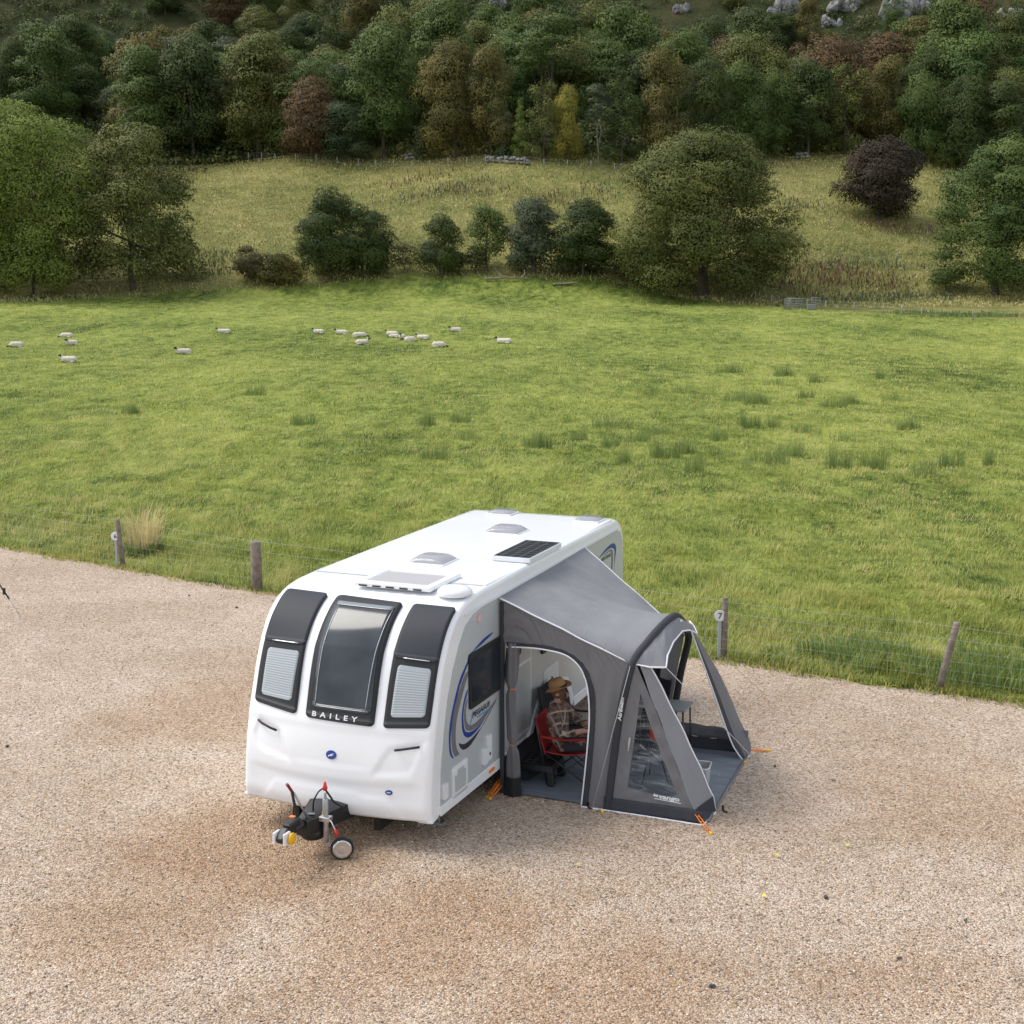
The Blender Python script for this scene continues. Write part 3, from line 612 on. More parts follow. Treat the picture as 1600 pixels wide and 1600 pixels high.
blades('meadow_grass', m_mead, (x, y), np.clip(hg, .1, 1), .09+.06*RNG.random(len(x)), np.clip(RNG.normal(.4, .3, len(x)), 0, 1), RNG.random(len(x))*6.28, RNG.random(len(x)), 'straw-coloured tussocky meadow grass', zfn=terr)
m_dock = leafmat('dock_brown', (.13, .07, .045), (.22, .14, .08), .1)
def docks(name, regs, n, lab, m, h=.8):
    X, Y = [], []
    for (px, py, wx, wy) in regs:
        g = gpt(px, py, 140); k = max(10, int(n*wx*wy/3000)); X.append(RNG.normal(g.x, wx*g.y/F/2.2, k)); Y.append(RNG.normal(g.y, wy*g.y/F*2.0, k))
    x, y = np.concatenate(X), np.concatenate(Y); q = len(x)
    blades(name, m, (x, y), h*(.5+.6*RNG.random(q)), .10+.05*RNG.random(q), np.clip(RNG.normal(.2, .2, q), 0, .8), RNG.random(q)*6.28, RNG.random(q), lab, zfn=terr)
docks('dock_plants', [(650, 282, 90, 10), (740, 290, 60, 8), (760, 300, 70, 8), (850, 308, 60, 8), (890, 315, 60, 8), (1300, 430, 90, 20), (1330, 436, 110, 16), (1250, 445, 60, 20), (1380, 445, 60, 14), (1370, 352, 90, 8), (1430, 360, 70, 6), (1230, 425, 40, 20)], 480, 'reddish-brown dock stems in patches on the meadow', m_dock)
docks('tall_weeds', [(330, 405, 60, 16), (350, 425, 60, 8), (1420, 465, 120, 10), (1350, 470, 120, 6), (690, 300, 120, 12), (930, 300, 60, 14), (1240, 322, 60, 10), (1360, 415, 120, 6)], 700, 'tall grey-green weeds at the meadow foot', LM['grey'], .7)
docks('reeds', [(1450, 492, 50, 3), (1490, 494, 50, 3), (1530, 495, 50, 3), (1570, 496, 50, 3), (1420, 490, 30, 3)], 4000, 'pale strip of reeds along the far fence on the right', m_rush, .6)

# ================================================================== caravan
CX, CY, YAW = -1.9511, 14.4547, -.381
cy_, sy_ = cos(YAW), sin(YAW)
def Wd(x, y, z=0): return Vector((CX+x*cy_-y*sy_, CY+x*sy_+y*cy_, z))   # caravan frame -> world
m_white = mat('white_grp', (.84, .85, .865), .3, coat=.25, var=.025, vscale=1.3)
m_wplas = mat('white_plastic', (.74, .75, .76), .4)
m_side = mat('silver_side_panel', (.47, .50, .505), .35, coat=.2, var=.03, vscale=1)
m_frame = mat('dark_window_frame', (.024, .025, .028), .55, spec=.3)
m_panel = mat('slate_grey_panel', (.030, .034, .042), .6, spec=.3)
m_glass = bpy.data.materials.new('tinted_glazing'); t = NT(m_glass); t.b.inputs['Roughness'].default_value = .10
t.b.inputs['Specular IOR Level'].default_value = .38
c = t.ramp(t.noise(1.6, 3, t.pos(True)), [(.3, (.015, .020, .026)), (.7, (.05, .060, .068))]); t.l(c, t.b.inputs['Base Color'])
m_blind = mat('pleated_blind', (.36, .40, .42), .6)
m_black = mat('black_plastic', (.012, .012, .013), .45)
m_blackf = mat('black_fabric', (.014, .014, .017), .85, bumps=.3, bscale=30)
m_galv = mat('galvanised_steel', (.42, .43, .44), .42, metal=.8, var=.15, vscale=14)
m_alu = mat('bright_metal', (.65, .65, .66), .3, metal=.9)
m_red = mat('red_plastic', (.60, .02, .02), .4)
m_yel = mat('yellow_plastic', (.85, .48, .01), .4)
m_org = mat('orange_plastic', (.85, .22, .01), .5)
m_blue = mat('blue_decal', (.015, .05, .26), .35)
m_navy = mat('dark_decal', (.035, .035, .05), .35)
m_greyd = mat('grey_decal', (.16, .16, .17), .4)
m_lblue = mat('pale_blue_decal', (.10, .30, .55), .4)
m_whited = mat('white_lettering', (.72, .74, .75), .5)
m_rubber = mat('rubber', (.015, .015, .015), .8)
def smoky(name, col, alpha):
    m = bpy.data.materials.new(name); t = NT(m); t.b.inputs['Base Color'].default_value = (*col, 1); t.b.inputs['Roughness'].default_value = .12
    tp = t.n('BsdfTransparent'); mx = t.n('MixShader'); mx.inputs[0].default_value = alpha; t.l(tp.outputs[0], mx.inputs[1]); t.l(t.b.outputs[0], mx.inputs[2]); t.l(mx.outputs[0], t.out.inputs['Surface']); return m
m_dome = smoky('smoky_acrylic', (.30, .30, .33), .55)

W = 1.14; Lc = 6.85
EP = [(.10, .34), (.07, .45), (.08, .60), (.12, .95), (.19, 1.25), (.27, 1.5), (.37, 1.8), (.50, 2.08), (.65, 2.29), (.81, 2.42), (1.0, 2.505), (1.25, 2.555), (1.6, 2.575)]
EA = np.array(EP); ED = np.r_[0, np.cumsum(np.hypot(*np.diff(EA, axis=0).T))]; ED /= ED[-1]; EM = [np.gradient(EA[:, k], ED) for k in (0, 1)]
def ecub(t, k):
    i = min(max(int(np.searchsorted(ED, t))-1, 0), len(ED)-2); h = ED[i+1]-ED[i]; u = (t-ED[i])/h; y = EA[:, k]; m = EM[k]
    return (2*u**3-3*u**2+1)*y[i]+(u**3-2*u**2+u)*h*m[i]+(-2*u**3+3*u**2)*y[i+1]+(u**3-u**2)*h*m[i+1]
def S(x, t, off=0):
    y, z = ecub(t, 0), ecub(t, 1); e = .004
    dy, dz = ecub(min(t+e, 1), 0)-ecub(max(t-e, 0), 0), ecub(min(t+e, 1), 1)-ecub(max(t-e, 0), 1); l = math.hypot(dy, dz)
    b = .12*(1-(x/W)**2)*min(1, max(0, (2.56-z)/.5)); return Vector((x, y-b-off*dz/l, z+off*dy/l))
def sdpoly(x, y, P):
    """signed distance to polygon, negative inside"""
    d = 1e9; ins = False; n = len(P)
    for i in range(n):
        ax, ay = P[i]; bx, by = P[(i+1) % n]; ex, ey = bx-ax, by-ay; wx, wy = x-ax, y-ay
        q = min(1, max(0, (wx*ex+wy*ey)/(ex*ex+ey*ey))); d = min(d, math.hypot(wx-ex*q, wy-ey*q))
        if (ay > y) != (by > y) and x < (bx-ax)*(y-ay)/(by-ay)+ax: ins = not ins
    return -d if ins else d
sst = lambda a, b, x: (lambda q: q*q*(3-2*q))(min(1, max(0, (x-a)/(b-a))))
TS = 3.1  # metres per unit of t, to measure in one scale
POCK = [[(-1.03, .235), (-.97, .20), (-.88, .185), (-.48, .162), (-.66, .265), (-.95, .30)], [(.66, .25), (1.06, .285), (.92, .165), (.49, .153)]]
LOWP = [(-.9, .0), (-.71, .086), (0, .092), (.66, .076), (.88, .0)]
def relief(x, t):
    h = 0
    for p in POCK: h -= .030*sst(.012, -.03, sdpoly(x, t*TS, [(a, b*TS) for a, b in p]))
    h += .018*sst(.006, -.008, sdpoly(x, t*TS, [(a, b*TS) for a, b in LOWP]))
    q = .118+.012*x*x; h += .03*(sst(q-.010, q+.012, t)-1)*(1-sst(.9, 1.1, abs(x)))   # brow above the lower panel
    h += -.012*(sst(.17, .176, t)-sst(.176, .30, t))*(1-sst(.35, .55, abs(x)))
    h += .022*(sst(.285, .315, t)-sst(.32, .45, t))
    return h*.42
caravan = empty('touring_caravan', (CX, CY, 0), YAW)
tag(caravan, 'white touring caravan with silver side and three curved dark front windows, parked on gravel', 'caravan')
# body shell: front (dense), roof, back, floor
prof = [('f', i/96) for i in range(97)]
ring = [(1.6+i*(Lc-.45-1.6)/8, 2.575+.012*sin(i/8*pi)) for i in range(1, 9)]
for a in range(1, 9): an = pi/2*(1-a/8); ring.append((Lc-.45+.45*cos(an)*.98, 2.575-.45*(1-sin(an))))
ring += [(Lc, 1.6), (Lc-.02, 1.0), (Lc-.04, .34), (4.0, .34), (1.5, .34)]
xsn = [-W, -W+.006, -W+.018, -W+.04]+[(-W+.07)+(2*W-.14)*i/84 for i in range(85)]+[W-.04, W-.018, W-.006, W]
rr_ = .055
def inset(x): d = max(0, abs(x)-(W-rr_)); return rr_-math.sqrt(max(0, rr_*rr_-d*d))
V = []; rows_ = []
for k in range(len(prof)+len(ring)):
    for x in xsn:
        if k < len(prof): t_ = prof[k][1]; V.append(S(x, t_, relief(x, t_)-inset(x)))
        else:
            y, z = ring[k-len(prof)]; i = k-len(prof)
            if z < .35: V.append(Vector((x, y, z+inset(x)*.3)))
            else:
                pa = ring[i-1] if i else (1.6, 2.575); pb = ring[min(i+1, len(ring)-1)]; dy, dz = pb[0]-pa[0], pb[1]-pa[1]; l = math.hypot(dy, dz)
                if i == len(ring)-3: dy, dz, l = 0, -1, 1
                V.append(Vector((x, y+inset(x)*dz/l, z-inset(x)*dy/l)))
nr, nx_ = len(prof)+len(ring), len(xsn)
mb = MB(); mb.add(V, [(k*nx_+i, k*nx_+i+1, ((k+1) % nr)*nx_+i+1, ((k+1) % nr)*nx_+i) for k in range(nr) for i in range(nx_-1)], True)
mb.f += [tuple(k*nx_ for k in range(nr)), tuple(k*nx_+nx_-1 for k in range(nr))]; mb.sm += [False, False]
shell = mb.build('body', m_white, caravan)
SP = lambda p, q, off: Vector((W+off, p, q))
def splane(poly, a, b, m, name, parent=caravan, bevel=0): mb = MB(); mb.prism(poly, SP, a, b); return mb.build(name, m, parent, bevel)
GREY = [(.33, .44), (.35, .83), (.44, 1.24), (.54, 1.58), (.67, 1.84), (.85, 2.10), (1.02, 2.27), (1.22, 2.34), (1.47, 2.37), (1.94, 2.38), (3.71, 2.40), (4.98, 2.42), (6.45, 2.42), (6.66, 2.36), (6.76, 2.2), (6.79, 1.9), (6.79, 1.0), (6.75, .44)]
side = splane([(y, z) for y, z in GREY], -.01, .004, m_side, 'side_panel')
for P_ in ([(.30, .44), (.33, .33), (2.9, .30), (2.95, .42), (2.95, .44)], [(4.62, .44), (4.62, .31), (6.8, .33), (6.8, .44)]): splane(P_, -.01, .016, m_white, 'skirt', bevel=.006)
mb = MB(); mb.bar((W+.010, 1.0, 2.395), (W+.010, 6.5, 2.44), .022, .03); mb.build('awning_rail', m_wplas, caravan, .004)
# graphics
DEC = dict(A=[(1.87, 2.01), (1.55, 2.01), (1.2, 1.93), (1.03, 1.83), (.83, 1.69), (.65, 1.42), (.56, 1.21), (.56, 1.01), (.6, .91), (.66, .87), (.69, .86), (.63, .93), (.6, 1.04), (.61, 1.19), (.71, 1.4), (.88, 1.67), (1.07, 1.81), (1.08, 1.925), (1.42, 1.94), (1.62, 1.97)],
 B=[(1.09, 1.75), (.98, 1.72), (.77, 1.51), (.66, 1.34), (.62, 1.17), (.63, 1.0), (.7, .87), (.79, .86), (.85, .86), (.76, .94), (.73, 1.07), (.75, 1.25), (.86, 1.43), (1.03, 1.64), (1.08, 1.68)],
 C=[(1.07, 1.55), (.97, 1.45), (.91, 1.32), (.9, 1.19), (.93, 1.07), (1.02, .99), (1.16, .96), (1.38, .99), (1.61, 1.08), (1.42, 1.02), (1.19, 1.01), (1.02, 1.05), (.96, 1.12), (.94, 1.26), (.98, 1.4), (1.07, 1.49)],
 D=[(1.06, 1.45), (.99, 1.37), (.96, 1.25), (.99, 1.11), (1.07, 1.05), (1.22, 1.02), (1.45, 1.03), (1.71, 1.11), (2.0, 1.23), (1.74, 1.15), (1.45, 1.10), (1.26, 1.08), (1.11, 1.1), (1.02, 1.19), (1.01, 1.31), (1.06, 1.4)],
 E=[(.81, 1.0), (.87, .91), (.96, .87), (1.1, .86), (1.25, .9), (1.55, 1.02), (2.0, 1.23), (1.54, 1.0), (1.29, .95), (1.13, .93), (.97, .93), (.87, .97)],
 F=[(5.6, 2.15), (5.89, 2.22), (6.13, 2.26), (6.31, 2.26), (6.43, 2.2), (6.44, 2.13), (6.41, 2.05), (6.36, 1.91), (6.35, 1.7), (6.37, 2.06), (6.37, 2.14), (6.31, 2.18), (6.18, 2.21), (6.0, 2.2), (5.79, 2.17)],
 G=[(5.79, 2.14), (6.0, 2.18), (6.18, 2.19), (6.27, 2.16), (6.3, 2.07), (6.27, 1.87), (6.2, 1.88), (6.23, 2.09), (6.19, 2.15), (6.13, 2.17), (6.0, 2.16)])
# smooth each outline so the swooshes curve
def chaikin(P, n=2):
    for _ in range(n): P = [q for i in range(len(P)) for a, b in [(P[i], P[(i+1) % len(P)])] for q in ((a[0]*.75+b[0]*.25, a[1]*.75+b[1]*.25), (a[0]*.25+b[0]*.75, a[1]*.25+b[1]*.75))]
    return P
for k, mt, of in (('A', m_blue, .006), ('B', m_greyd, .0065), ('C', m_blue, .007), ('D', m_greyd, .0075), ('E', m_navy, .008), ('F', m_blue, .007), ('G', m_greyd, .0075)):
    splane(chaikin(DEC[k]), .0035, of, mt, 'decal_stripe')
tm = textmesh('PEGASUS', lambda u, v, o: SP(1.19+u, 1.165+v, .0075), .085, 1.45, shear=.25, ext=.003); tm.build('lettering', m_navy, caravan, fix=False)
tm = textmesh('BOLOGNA', lambda u, v, o: SP(5.76+u, 2.085+v, .0075), .07, 1.25, shear=.2, ext=.002); tm.build('lettering', m_navy, caravan, fix=False)
splane([(1.10, 1.08), (1.20, 1.22), (1.15, 1.19), (1.22, 1.25), (1.17, 1.13)], .0035, .0078, m_lblue, 'decal_stripe')
splane([(1.33, 1.125), (1.70, 1.125), (1.70, 1.145), (1.33, 1.145)], .0035, .0075, m_lblue, 'decal_stripe')
# rounded rectangle on the side
def rrect(y0, y1, z0, z1, r, n=5):
    P = []
    for cx, cz, a0 in ((y1-r, z1-r, 0), (y0+r, z1-r, pi/2), (y0+r, z0+r, pi), (y1-r, z0+r, 1.5*pi)):
        P += [(cx+r*cos(a0+pi/2*k/n), cz+r*sin(a0+pi/2*k/n)) for k in range(n+1)]
    return P
sw = splane(rrect(1.09, 2.10, 1.29, 1.92, .03), 0, .030, m_frame, 'side_window', bevel=.006)
splane(rrect(1.13, 2.06, 1.36, 1.86, .03), .02, .0325, m_glass, 'glazing', sw)
h1 = splane(rrect(.63, 1.04, .41, .765, .03), 0, .016, m_wplas, 'gas_locker_door', bevel=.005); splane(rrect(.685, .985, .465, .71, .03), .01, .0185, m_side, 'door_panel', h1)
for y, z in ((.70, .70), (.97, .70)): splane(rrect(y-.03, y+.03, z-.035, z+.03, .012), .015, .03, m_wplas, 'catch', h1, .004)
splane(rrect(.375, .49, .49, .665, .02), 0, .03, m_wplas, 'vent_cover', bevel=.008)
s1 = splane(rrect(1.60, 1.72, .53, .83, .02), 0, .025, m_wplas, 'mains_socket', bevel=.006); splane(rrect(1.64, 1.68, .585, .625, .018), .02, .028, m_black, 'lock', s1)
splane(rrect(1.46, 1.58, .52, .71, .02), 0, .035, m_wplas, 'water_inlet', bevel=.008)
splane(rrect(1.64, 1.80, .365, .405, .015), .01, .026, m_org, 'side_marker_lamp', bevel=.003)
splane(rrect(1.33, 1.40, 2.24, 2.32, .015), .0, .03, mat('pale_pink', (.7, .45, .45), .5), 'marker_lamp', bevel=.004)
# entrance door, further fittings in the awning
dr = splane(rrect(2.36, 3.02, .50, 2.22, .07), 0, .012, m_wplas, 'entrance_door', bevel=.004)
splane(rrect(2.40, 2.98, 1.42, 2.18, .05), .008, .016, m_side, 'door_panel', dr); splane(rrect(2.40, 2.98, .55, 1.38, .05), .008, .016, m_side, 'door_panel', dr)
splane(rrect(2.47, 2.62, 1.55, 1.80, .05), .012, .035, m_black, 'door_handle', dr, .01)
splane(rrect(3.46, 4.0, .88, 1.12, .03), 0, .016, m_wplas, 'service_hatch', bevel=.004)
splane(rrect(3.35, 4.2, 1.35, 1.95, .04), 0, .028, m_frame, 'side_window', bevel=.005)
splane(rrect(4.75, 5.6, 1.3, 1.9, .04), 0, .028, m_frame, 'side_window', bevel=.005)
wa = MB(); WP = [(2.86, .42), (2.97, .50), (3.10, .66), (3.24, .79), (3.44, .835), (4.16, .845), (4.34, .80), (4.48, .62), (4.58, .44)]; WI = [(3.0, .34), (3.07, .46), (3.18, .6), (3.30, .70), (3.46, .74), (4.12, .75), (4.25, .70), (4.38, .56), (4.46, .34)]
n = len(WP); wa.add([SP(*p, .0) for p in WP]+[SP(*p, .0) for p in WI]+[SP(*p, .03) for p in WP]+[SP(*p, .03) for p in WI], [(2*n+i, 2*n+i+1, 3*n+i+1, 3*n+i) for i in range(n-1)]+[(i, i+1, 2*n+i+1, 2*n+i) for i in range(n-1)]+[(n+i, n+i+1, 3*n+i+1, 3*n+i) for i in range(n-1)])
wa.build('wheel_arch', m_white, caravan, .006)
mb = MB(); mb.prism([(3.0, .05)]+WI+[(4.46, .05)], SP, -.02, .018); mb.build('wheel_arch_cover', m_blackf, caravan)
for sx_ in (-1, 1):
    mb = MB(); R_ = Matrix.Rotation(pi/2, 3, 'Y'); mb.lathe([(.20, -.09), (.31, -.085), (.33, -.06), (.33, .06), (.31, .085), (.20, .09)], (sx_*(W-.16), 3.75, .33), 28, R_); wh = mb.build('wheel', m_rubber, caravan)
    mb = MB(); mb.lathe([(.03, -.05), (.20, -.07), (.205, .07), (.03, .05)], (sx_*(W-.16), 3.75, .33), 20, R_); mb.build('rim', m_galv, wh)
mb = MB(); mb.box((0, 3.6, .29), (2.0, 6.3, .08)); mb.box((-.5, 2.4, .22), (.08, 4.6, .12)); mb.box((.5, 2.4, .22), (.08, 4.6, .12)); mb.box((0, 3.75, .27), (1.9, .1, .1)); mb.build('chassis', m_black, caravan)
for x_, y_ in ((-.85, .75), (.85, .75), (-.85, 6.0), (.85, 6.0)):
    mb = MB(); mb.bar((x_, y_, .30), (x_*1.02, y_+.12, .03), .04, .04); mb.box((x_*1.02, y_+.12, .02), (.14, .14, .03)); mb.build('corner_steady', m_galv, caravan, .004)
for x_ in (-1, 1):   # moulded corner lips
    mb = MB(); mb.box((x_*(W-.075), .20, .345), (.17, .22, .05), rz=x_*.12); mb.build('corner_moulding', m_wplas, caravan, .02)
# front windows on the curved face
def bil(C, u, v):
    (a, b), (c, d), (e, f), (g, h) = C   # tl, tr, br, bl
    x = (a*(1-u)+c*u)*v+(g*(1-u)+e*u)*(1-v); q = (b*(1-u)+d*u)*v+(h*(1-u)+f*u)*(1-v); return x, q
def fpatch(C, ru, rv, off, m, name, parent=caravan, base=-.01, wav=None, nv=34, nu=14):
    vs = []; 
    rowsv = sorted(set([0, 1]+[rv*(1-cos(pi/2*k/5)) for k in range(6)]+[1-rv*(1-cos(pi/2*k/5)) for k in range(6)]+[rv+(1-2*rv)*k/nv for k in range(nv+1)]))
    rws = []
    for v in rowsv:
        e = 0
        if v < rv: e = ru*(1-math.sqrt(max(0, 1-((rv-v)/rv)**2)))
        if v > 1-rv: e = ru*(1-math.sqrt(max(0, 1-((v-1+rv)/rv)**2)))
        rws.append((v, e))
    mb = MB(); n = nu+1
    for v, e in rws:
        for i in range(n):
            u = e+(1-2*e)*i/nu; x, q = bil(C, u, v); vs.append(S(x, q, off+(wav(u, v) if wav else 0)))
    m_ = len(rws); fs = [(j*n+i, j*n+i+1, (j+1)*n+i+1, (j+1)*n+i) for j in range(m_-1) for i in range(nu)]
    per = [i for i in range(n)]+[j*n+nu for j in range(1, m_)]+[(m_-1)*n+i for i in range(nu-1, -1, -1)]+[j*n for j in range(m_-2, 0, -1)]
    b = len(vs); 
    for k in per:
        j, i = divmod(k, n); v, e = rws[j]; u = e+(1-2*e)*i/nu; x, q = bil(C, u, v); vs.append(S(x, q, base))
    mb.add(vs, fs, True)
    P_ = len(per); mb.f += [(per[k], per[(k+1) % P_], b+(k+1) % P_, b+k) for k in range(P_)]; mb.sm += [False]*P_
    return mb.build(name, m, parent)
for Cw, Cb, Sp, bar_ in (([(-1.037, .794), (-.50, .787), (-.465, .329), (-1.048, .350)], [(-.965, .546), (-.535, .549), (-.548, .372), (-.965, .378)], (.568, .573), ((-.921, .574), (-.567, .577))),
                         ([(.593, .775), (1.095, .772), (1.090, .330), (.588, .319)], [(.665, .539), (1.035, .530), (1.03, .366), (.657, .358)], (.563, .553), ((.709, .564), (1.005, .558)))):
    f = fpatch(Cw, .10, .035, .022, m_frame, 'front_window')
    lo0 = bil(Cw, 0, (Sp[0]-Cw[3][1])/(Cw[0][1]-Cw[3][1])); lo1 = bil(Cw, 1, (Sp[1]-Cw[2][1])/(Cw[1][1]-Cw[2][1]))
    fpatch([Cw[0], Cw[1], lo1, lo0], .09, .06, .030, m_panel, 'window_panel', f)
    fpatch(Cb, .10, .08, .024, m_blind, 'blind', f, wav=lambda u, v: .0014*sin(v*2*pi*20), nv=160)
    mb = MB(); mb.tube([S(lerp(bar_[0][0], bar_[1][0], i/6), lerp(bar_[0][1], bar_[1][1], i/6)-.002, .036) for i in range(7)], .007, 8); mb.build('trim_bar', m_alu, f)
f = fpatch([(-.368, .789), (.461, .775), (.483, .320), (-.341, .326)], .07, .035, .024, m_frame, 'front_window')
gl = fpatch([(-.311, .755), (.405, .750), (.435, .362), (-.270, .3625)], .05, .03, .030, m_glass, 'glazing', f)
mb = MB()
for a, b in (((-.29, .735), (.385, .731)), ): mb.tube([S(lerp(a[0], b[0], i/8), lerp(a[1], b[1], i/8), .033) for i in range(9)], .005, 6)
for xa, xb in ((-.262, -.235), (.37, .40)): mb.tube([S(lerp(xb, xa, i/16) if xa < 0 else lerp(xb, xa, 1-i/16), .37+.36*i/16, .033) for i in range(17)], .005, 6)
mb.tube([S(-.235+.64*i/8, .37-.001*i/8, .033) for i in range(9)], .005, 6); mb.build('blind_rail', m_galv, f)
strip = fpatch([(-.305, .752), (.40, .747), (.395, .733), (-.30, .7365)], .02, .1, .0312, mat('grey_blind_cassette', (.16, .19, .21), .4), 'blind_cassette', f)
tm = textmesh('BAILEY', lambda u, v, o: S(-.262+u, .3335+v/TS-.004*u, .0268), .074, 1.36, ext=.0022, spacing=1.95); tm.build('lettering', m_whited, f, fix=False)
# grab handles, badges
for a, b in (((-.965, .285), (-.700, .262)), ((.741, .248), (1.005, .265))):
    mb = MB(); P_ = [S(lerp(a[0], b[0], i/8), lerp(a[1], b[1], i/8), .012+.030*min(1, 4*min(i/8, 1-i/8))) for i in range(9)]; mb.tube(P_, .013, 8); mb.build('grab_handle', m_frame, caravan)
def badge(x0, t0, rx, rt, nm='badge'):
    mb = MB(); P_ = [(x0+rx*cos(2*pi*k/28), t0+rt*sin(2*pi*k/28)) for k in range(28)]; h0 = relief(x0, t0)
    mb.prism(P_, lambda p, q, o: S(p, q, o+h0), -.002, .010); o = mb.build(nm, m_blue, caravan, .002)
    mb = MB()
    if rx > .05:
        mb.prism([(x0-.035, t0-.003), (x0-.01, t0+.001), (x0+.03, t0+.0075), (x0+.01, t0+.0005), (x0+.038, t0+.004), (x0+.008, t0-.004), (x0-.012, t0-.003), (x0-.03, t0-.008)], lambda p, q, o_: S(p, q, o_+h0), .008, .0118)
    else: mb.prism([(x0-.028, t0-.0015), (x0-.01, t0+.002), (x0+.028, t0+.001), (x0+.01, t0-.002)], lambda p, q, o_: S(p, q, o_+h0), .008, .0118)
    mb.build('emblem', m_whited, o)
badge(.012, .2085, .062, .0155); badge(.691, .1, .040, .0085)
# drawbar cover, hitch, handbrake, jockey wheel
mb = MB(); mb.grid(lambda u, v: (lerp(lerp(-.27, .27, u), lerp(-.07, .07, u), v), lerp(.12, -.62, v), .47+.03*sin(pi*u)-.02*v), 8, 8); top = len(mb.v)
P2 = [(-.27, .12), (-.07, -.62), (.07, -.62), (.27, .12)]
mb.add([(x, y, z) for (x, y), z0 in zip(P2, (.47, .45, .45, .47)) for z in (z0+.004, .30)], [(0, 1, 3, 2), (2, 3, 5, 4), (4, 5, 7, 6)]); mb.add([(-.27, .12, .30), (-.07, -.62, .30), (.07, -.62, .30), (.27, .12, .30)], [(0, 1, 2, 3)])
dbc = mb.build('drawbar_cover', m_black, caravan, .012)
mb = MB(); mb.lathe([(.02, 0), (.11, .005), (.13, .03), (.13, .10), (.11, .12)], (0, -.40, .20), 20); mb.build('cable_tray', m_black, dbc)
mb = MB(); mb.box((-.12, -.60, .485), (.07, .05, .006)); mb.build('orange_sticker', m_org, dbc)
mb = MB(); mb.box((.03, -.47, .490), (.07, .045, .006), rz=.3); mb.build('grey_sticker', m_greyd, dbc)
hitch = MB(); hitch.tube([(0, -.45, .43), (0, -.80, .43)], .045, 10); hitch.build('drawbar', m_black, caravan)
mb = MB(); mb.bar((0, -.70, .505), (0, -.93, .50), .085, .07); mb.bar((0, -.93, .49), (0, -1.06, .40), .085, .075); hb = mb.build('hitch_head', m_black, caravan, .015)
mb = MB(); mb.box((-.06, -1.02, .43), (.03, .12, .13)); mb.box((.06, -1.02, .43), (.03, .12, .13)); mb.build('hitch_side', m_wplas, hb, .012)
mb = MB(); mb.lathe([(.015, -.012), (.058, -.014), (.064, 0), (.058, .014), (.015, .012)], (.095, -.98, .42), 16, Matrix.Rotation(pi/2, 3, 'Y')); mb.build('stabiliser_pad', m_yel, hb)
mb = MB(); mb.bar((-.02, -.66, .46), (-.05, -.72, .82), .028, .022); hk = mb.build('handbrake_lever', m_black, caravan, .004)
mb = MB(); mb.tube([(.03, -.55, .47), (-.04, -.70, .80)], .012, 8); mb.build('lever_rod', m_galv, hk)
mb = MB(); mb.bar((-.045, -.705, .79), (-.085, -.755, .90), .035, .03); mb.build('lever_grip', mat('dark_red_grip', (.20, .02, .02), .5), hk, .006)
jx, jy = .17, -.42
mb = MB(); mb.tube([(jx, jy, .66), (jx, jy, .18)], .030, 14); mb.tube([(jx, jy, .72), (jx, jy, .62)], .014, 10); mb.bar((jx, jy, .165), (jx+.13, jy+.03, .145), .03, .05); jk = mb.build('jockey_wheel_stem', m_galv, caravan, .003)
mb = MB(); mb.box((jx, jy, .44), (.12, .09, .05)); mb.tube([(jx, jy+.03, .44), (jx-.06, jy+.1, .44)], .02, 8); mb.build('jockey_clamp', m_alu, jk, .01)
mb = MB(); mb.tube([(jx+.04, jy-.02, .45), (jx+.09, jy-.04, .43), (jx+.14, jy-.04, .33)], .007, 6); mb.build('clamp_lever', m_wplas, jk)
mb = MB(); mb.tube([(jx+.135, jy-.04, .35), (jx+.155, jy-.04, .285)], .016, 8); mb.build('clamp_grip', m_red, jk)
mb = MB(); mb.lathe([(.004, -.035), (.022, -.03), (.028, 0), (.02, .02), (.012, .06)], (jx, jy, .78), 12); mb.build('crank_knob', m_red, jk)
Rw = Matrix.Rotation(.25, 3, 'Z') @ Matrix.Rotation(pi/2, 3, 'Y')
mb = MB(); mb.lathe([(.09, -.03), (.115, -.032), (.125, 0), (.115, .032), (.09, .03)], (jx+.17, jy+.03, .125), 28, Matrix.Rotation(.55, 3, 'Z') @ Matrix.Rotation(pi/2, 3, 'X')); jw = mb.build('jockey_wheel', m_rubber, caravan)
mb = MB(); mb.lathe([(.01, -.040), (.03, -.042), (.035, -.034), (.07, -.033), (.085, -.040), (.10, -.036), (.10, .036), (.085, .040), (.07, .033), (.03, .042), (.01, .040)], (jx+.17, jy+.03, .125), 28, Matrix.Rotation(.55, 3, 'Z') @ Matrix.Rotation(pi/2, 3, 'X')); mb.build('rim', m_alu, jw)
mb = MB(); mb.tube([spl([(-.02, -.35, .47), (.02, -.40, .60), (.09, -.42, .72), (.16, -.42, .775)], i/12) for i in range(13)], .009, 6); mb.tube([spl([(jx, jy, .76), (jx+.03, jy+.06, .66), (jx+.04, jy+.12, .58), (.25, -.2, .50)], i/8) for i in range(9)], .011, 6); mb.build('electric_cable', m_black, caravan)
mb = MB(); mb.tube([spl([(.12, -.36, .56), (.10, -.40, .40), (.06, -.42, .26), (-.02, -.42, .18)], i/10) for i in range(11)], .005, 6); mb.build('breakaway_cable', m_yel, caravan)
m_seam = mat('grey_sealant', (.55, .56, .57), .6)
for y in (1.66, 6.42): mb = MB(); mb.bar((-W+.06, y, 2.5835), (W-.06, y, 2.5835), .02, .004); mb.build('roof_seam', m_seam, caravan)
for x in (-W+.045, W-.045): mb = MB(); mb.bar((x, 1.7, 2.575), (x, 6.35, 2.578), .016, .006); mb.build('roof_seam', m_seam, caravan)
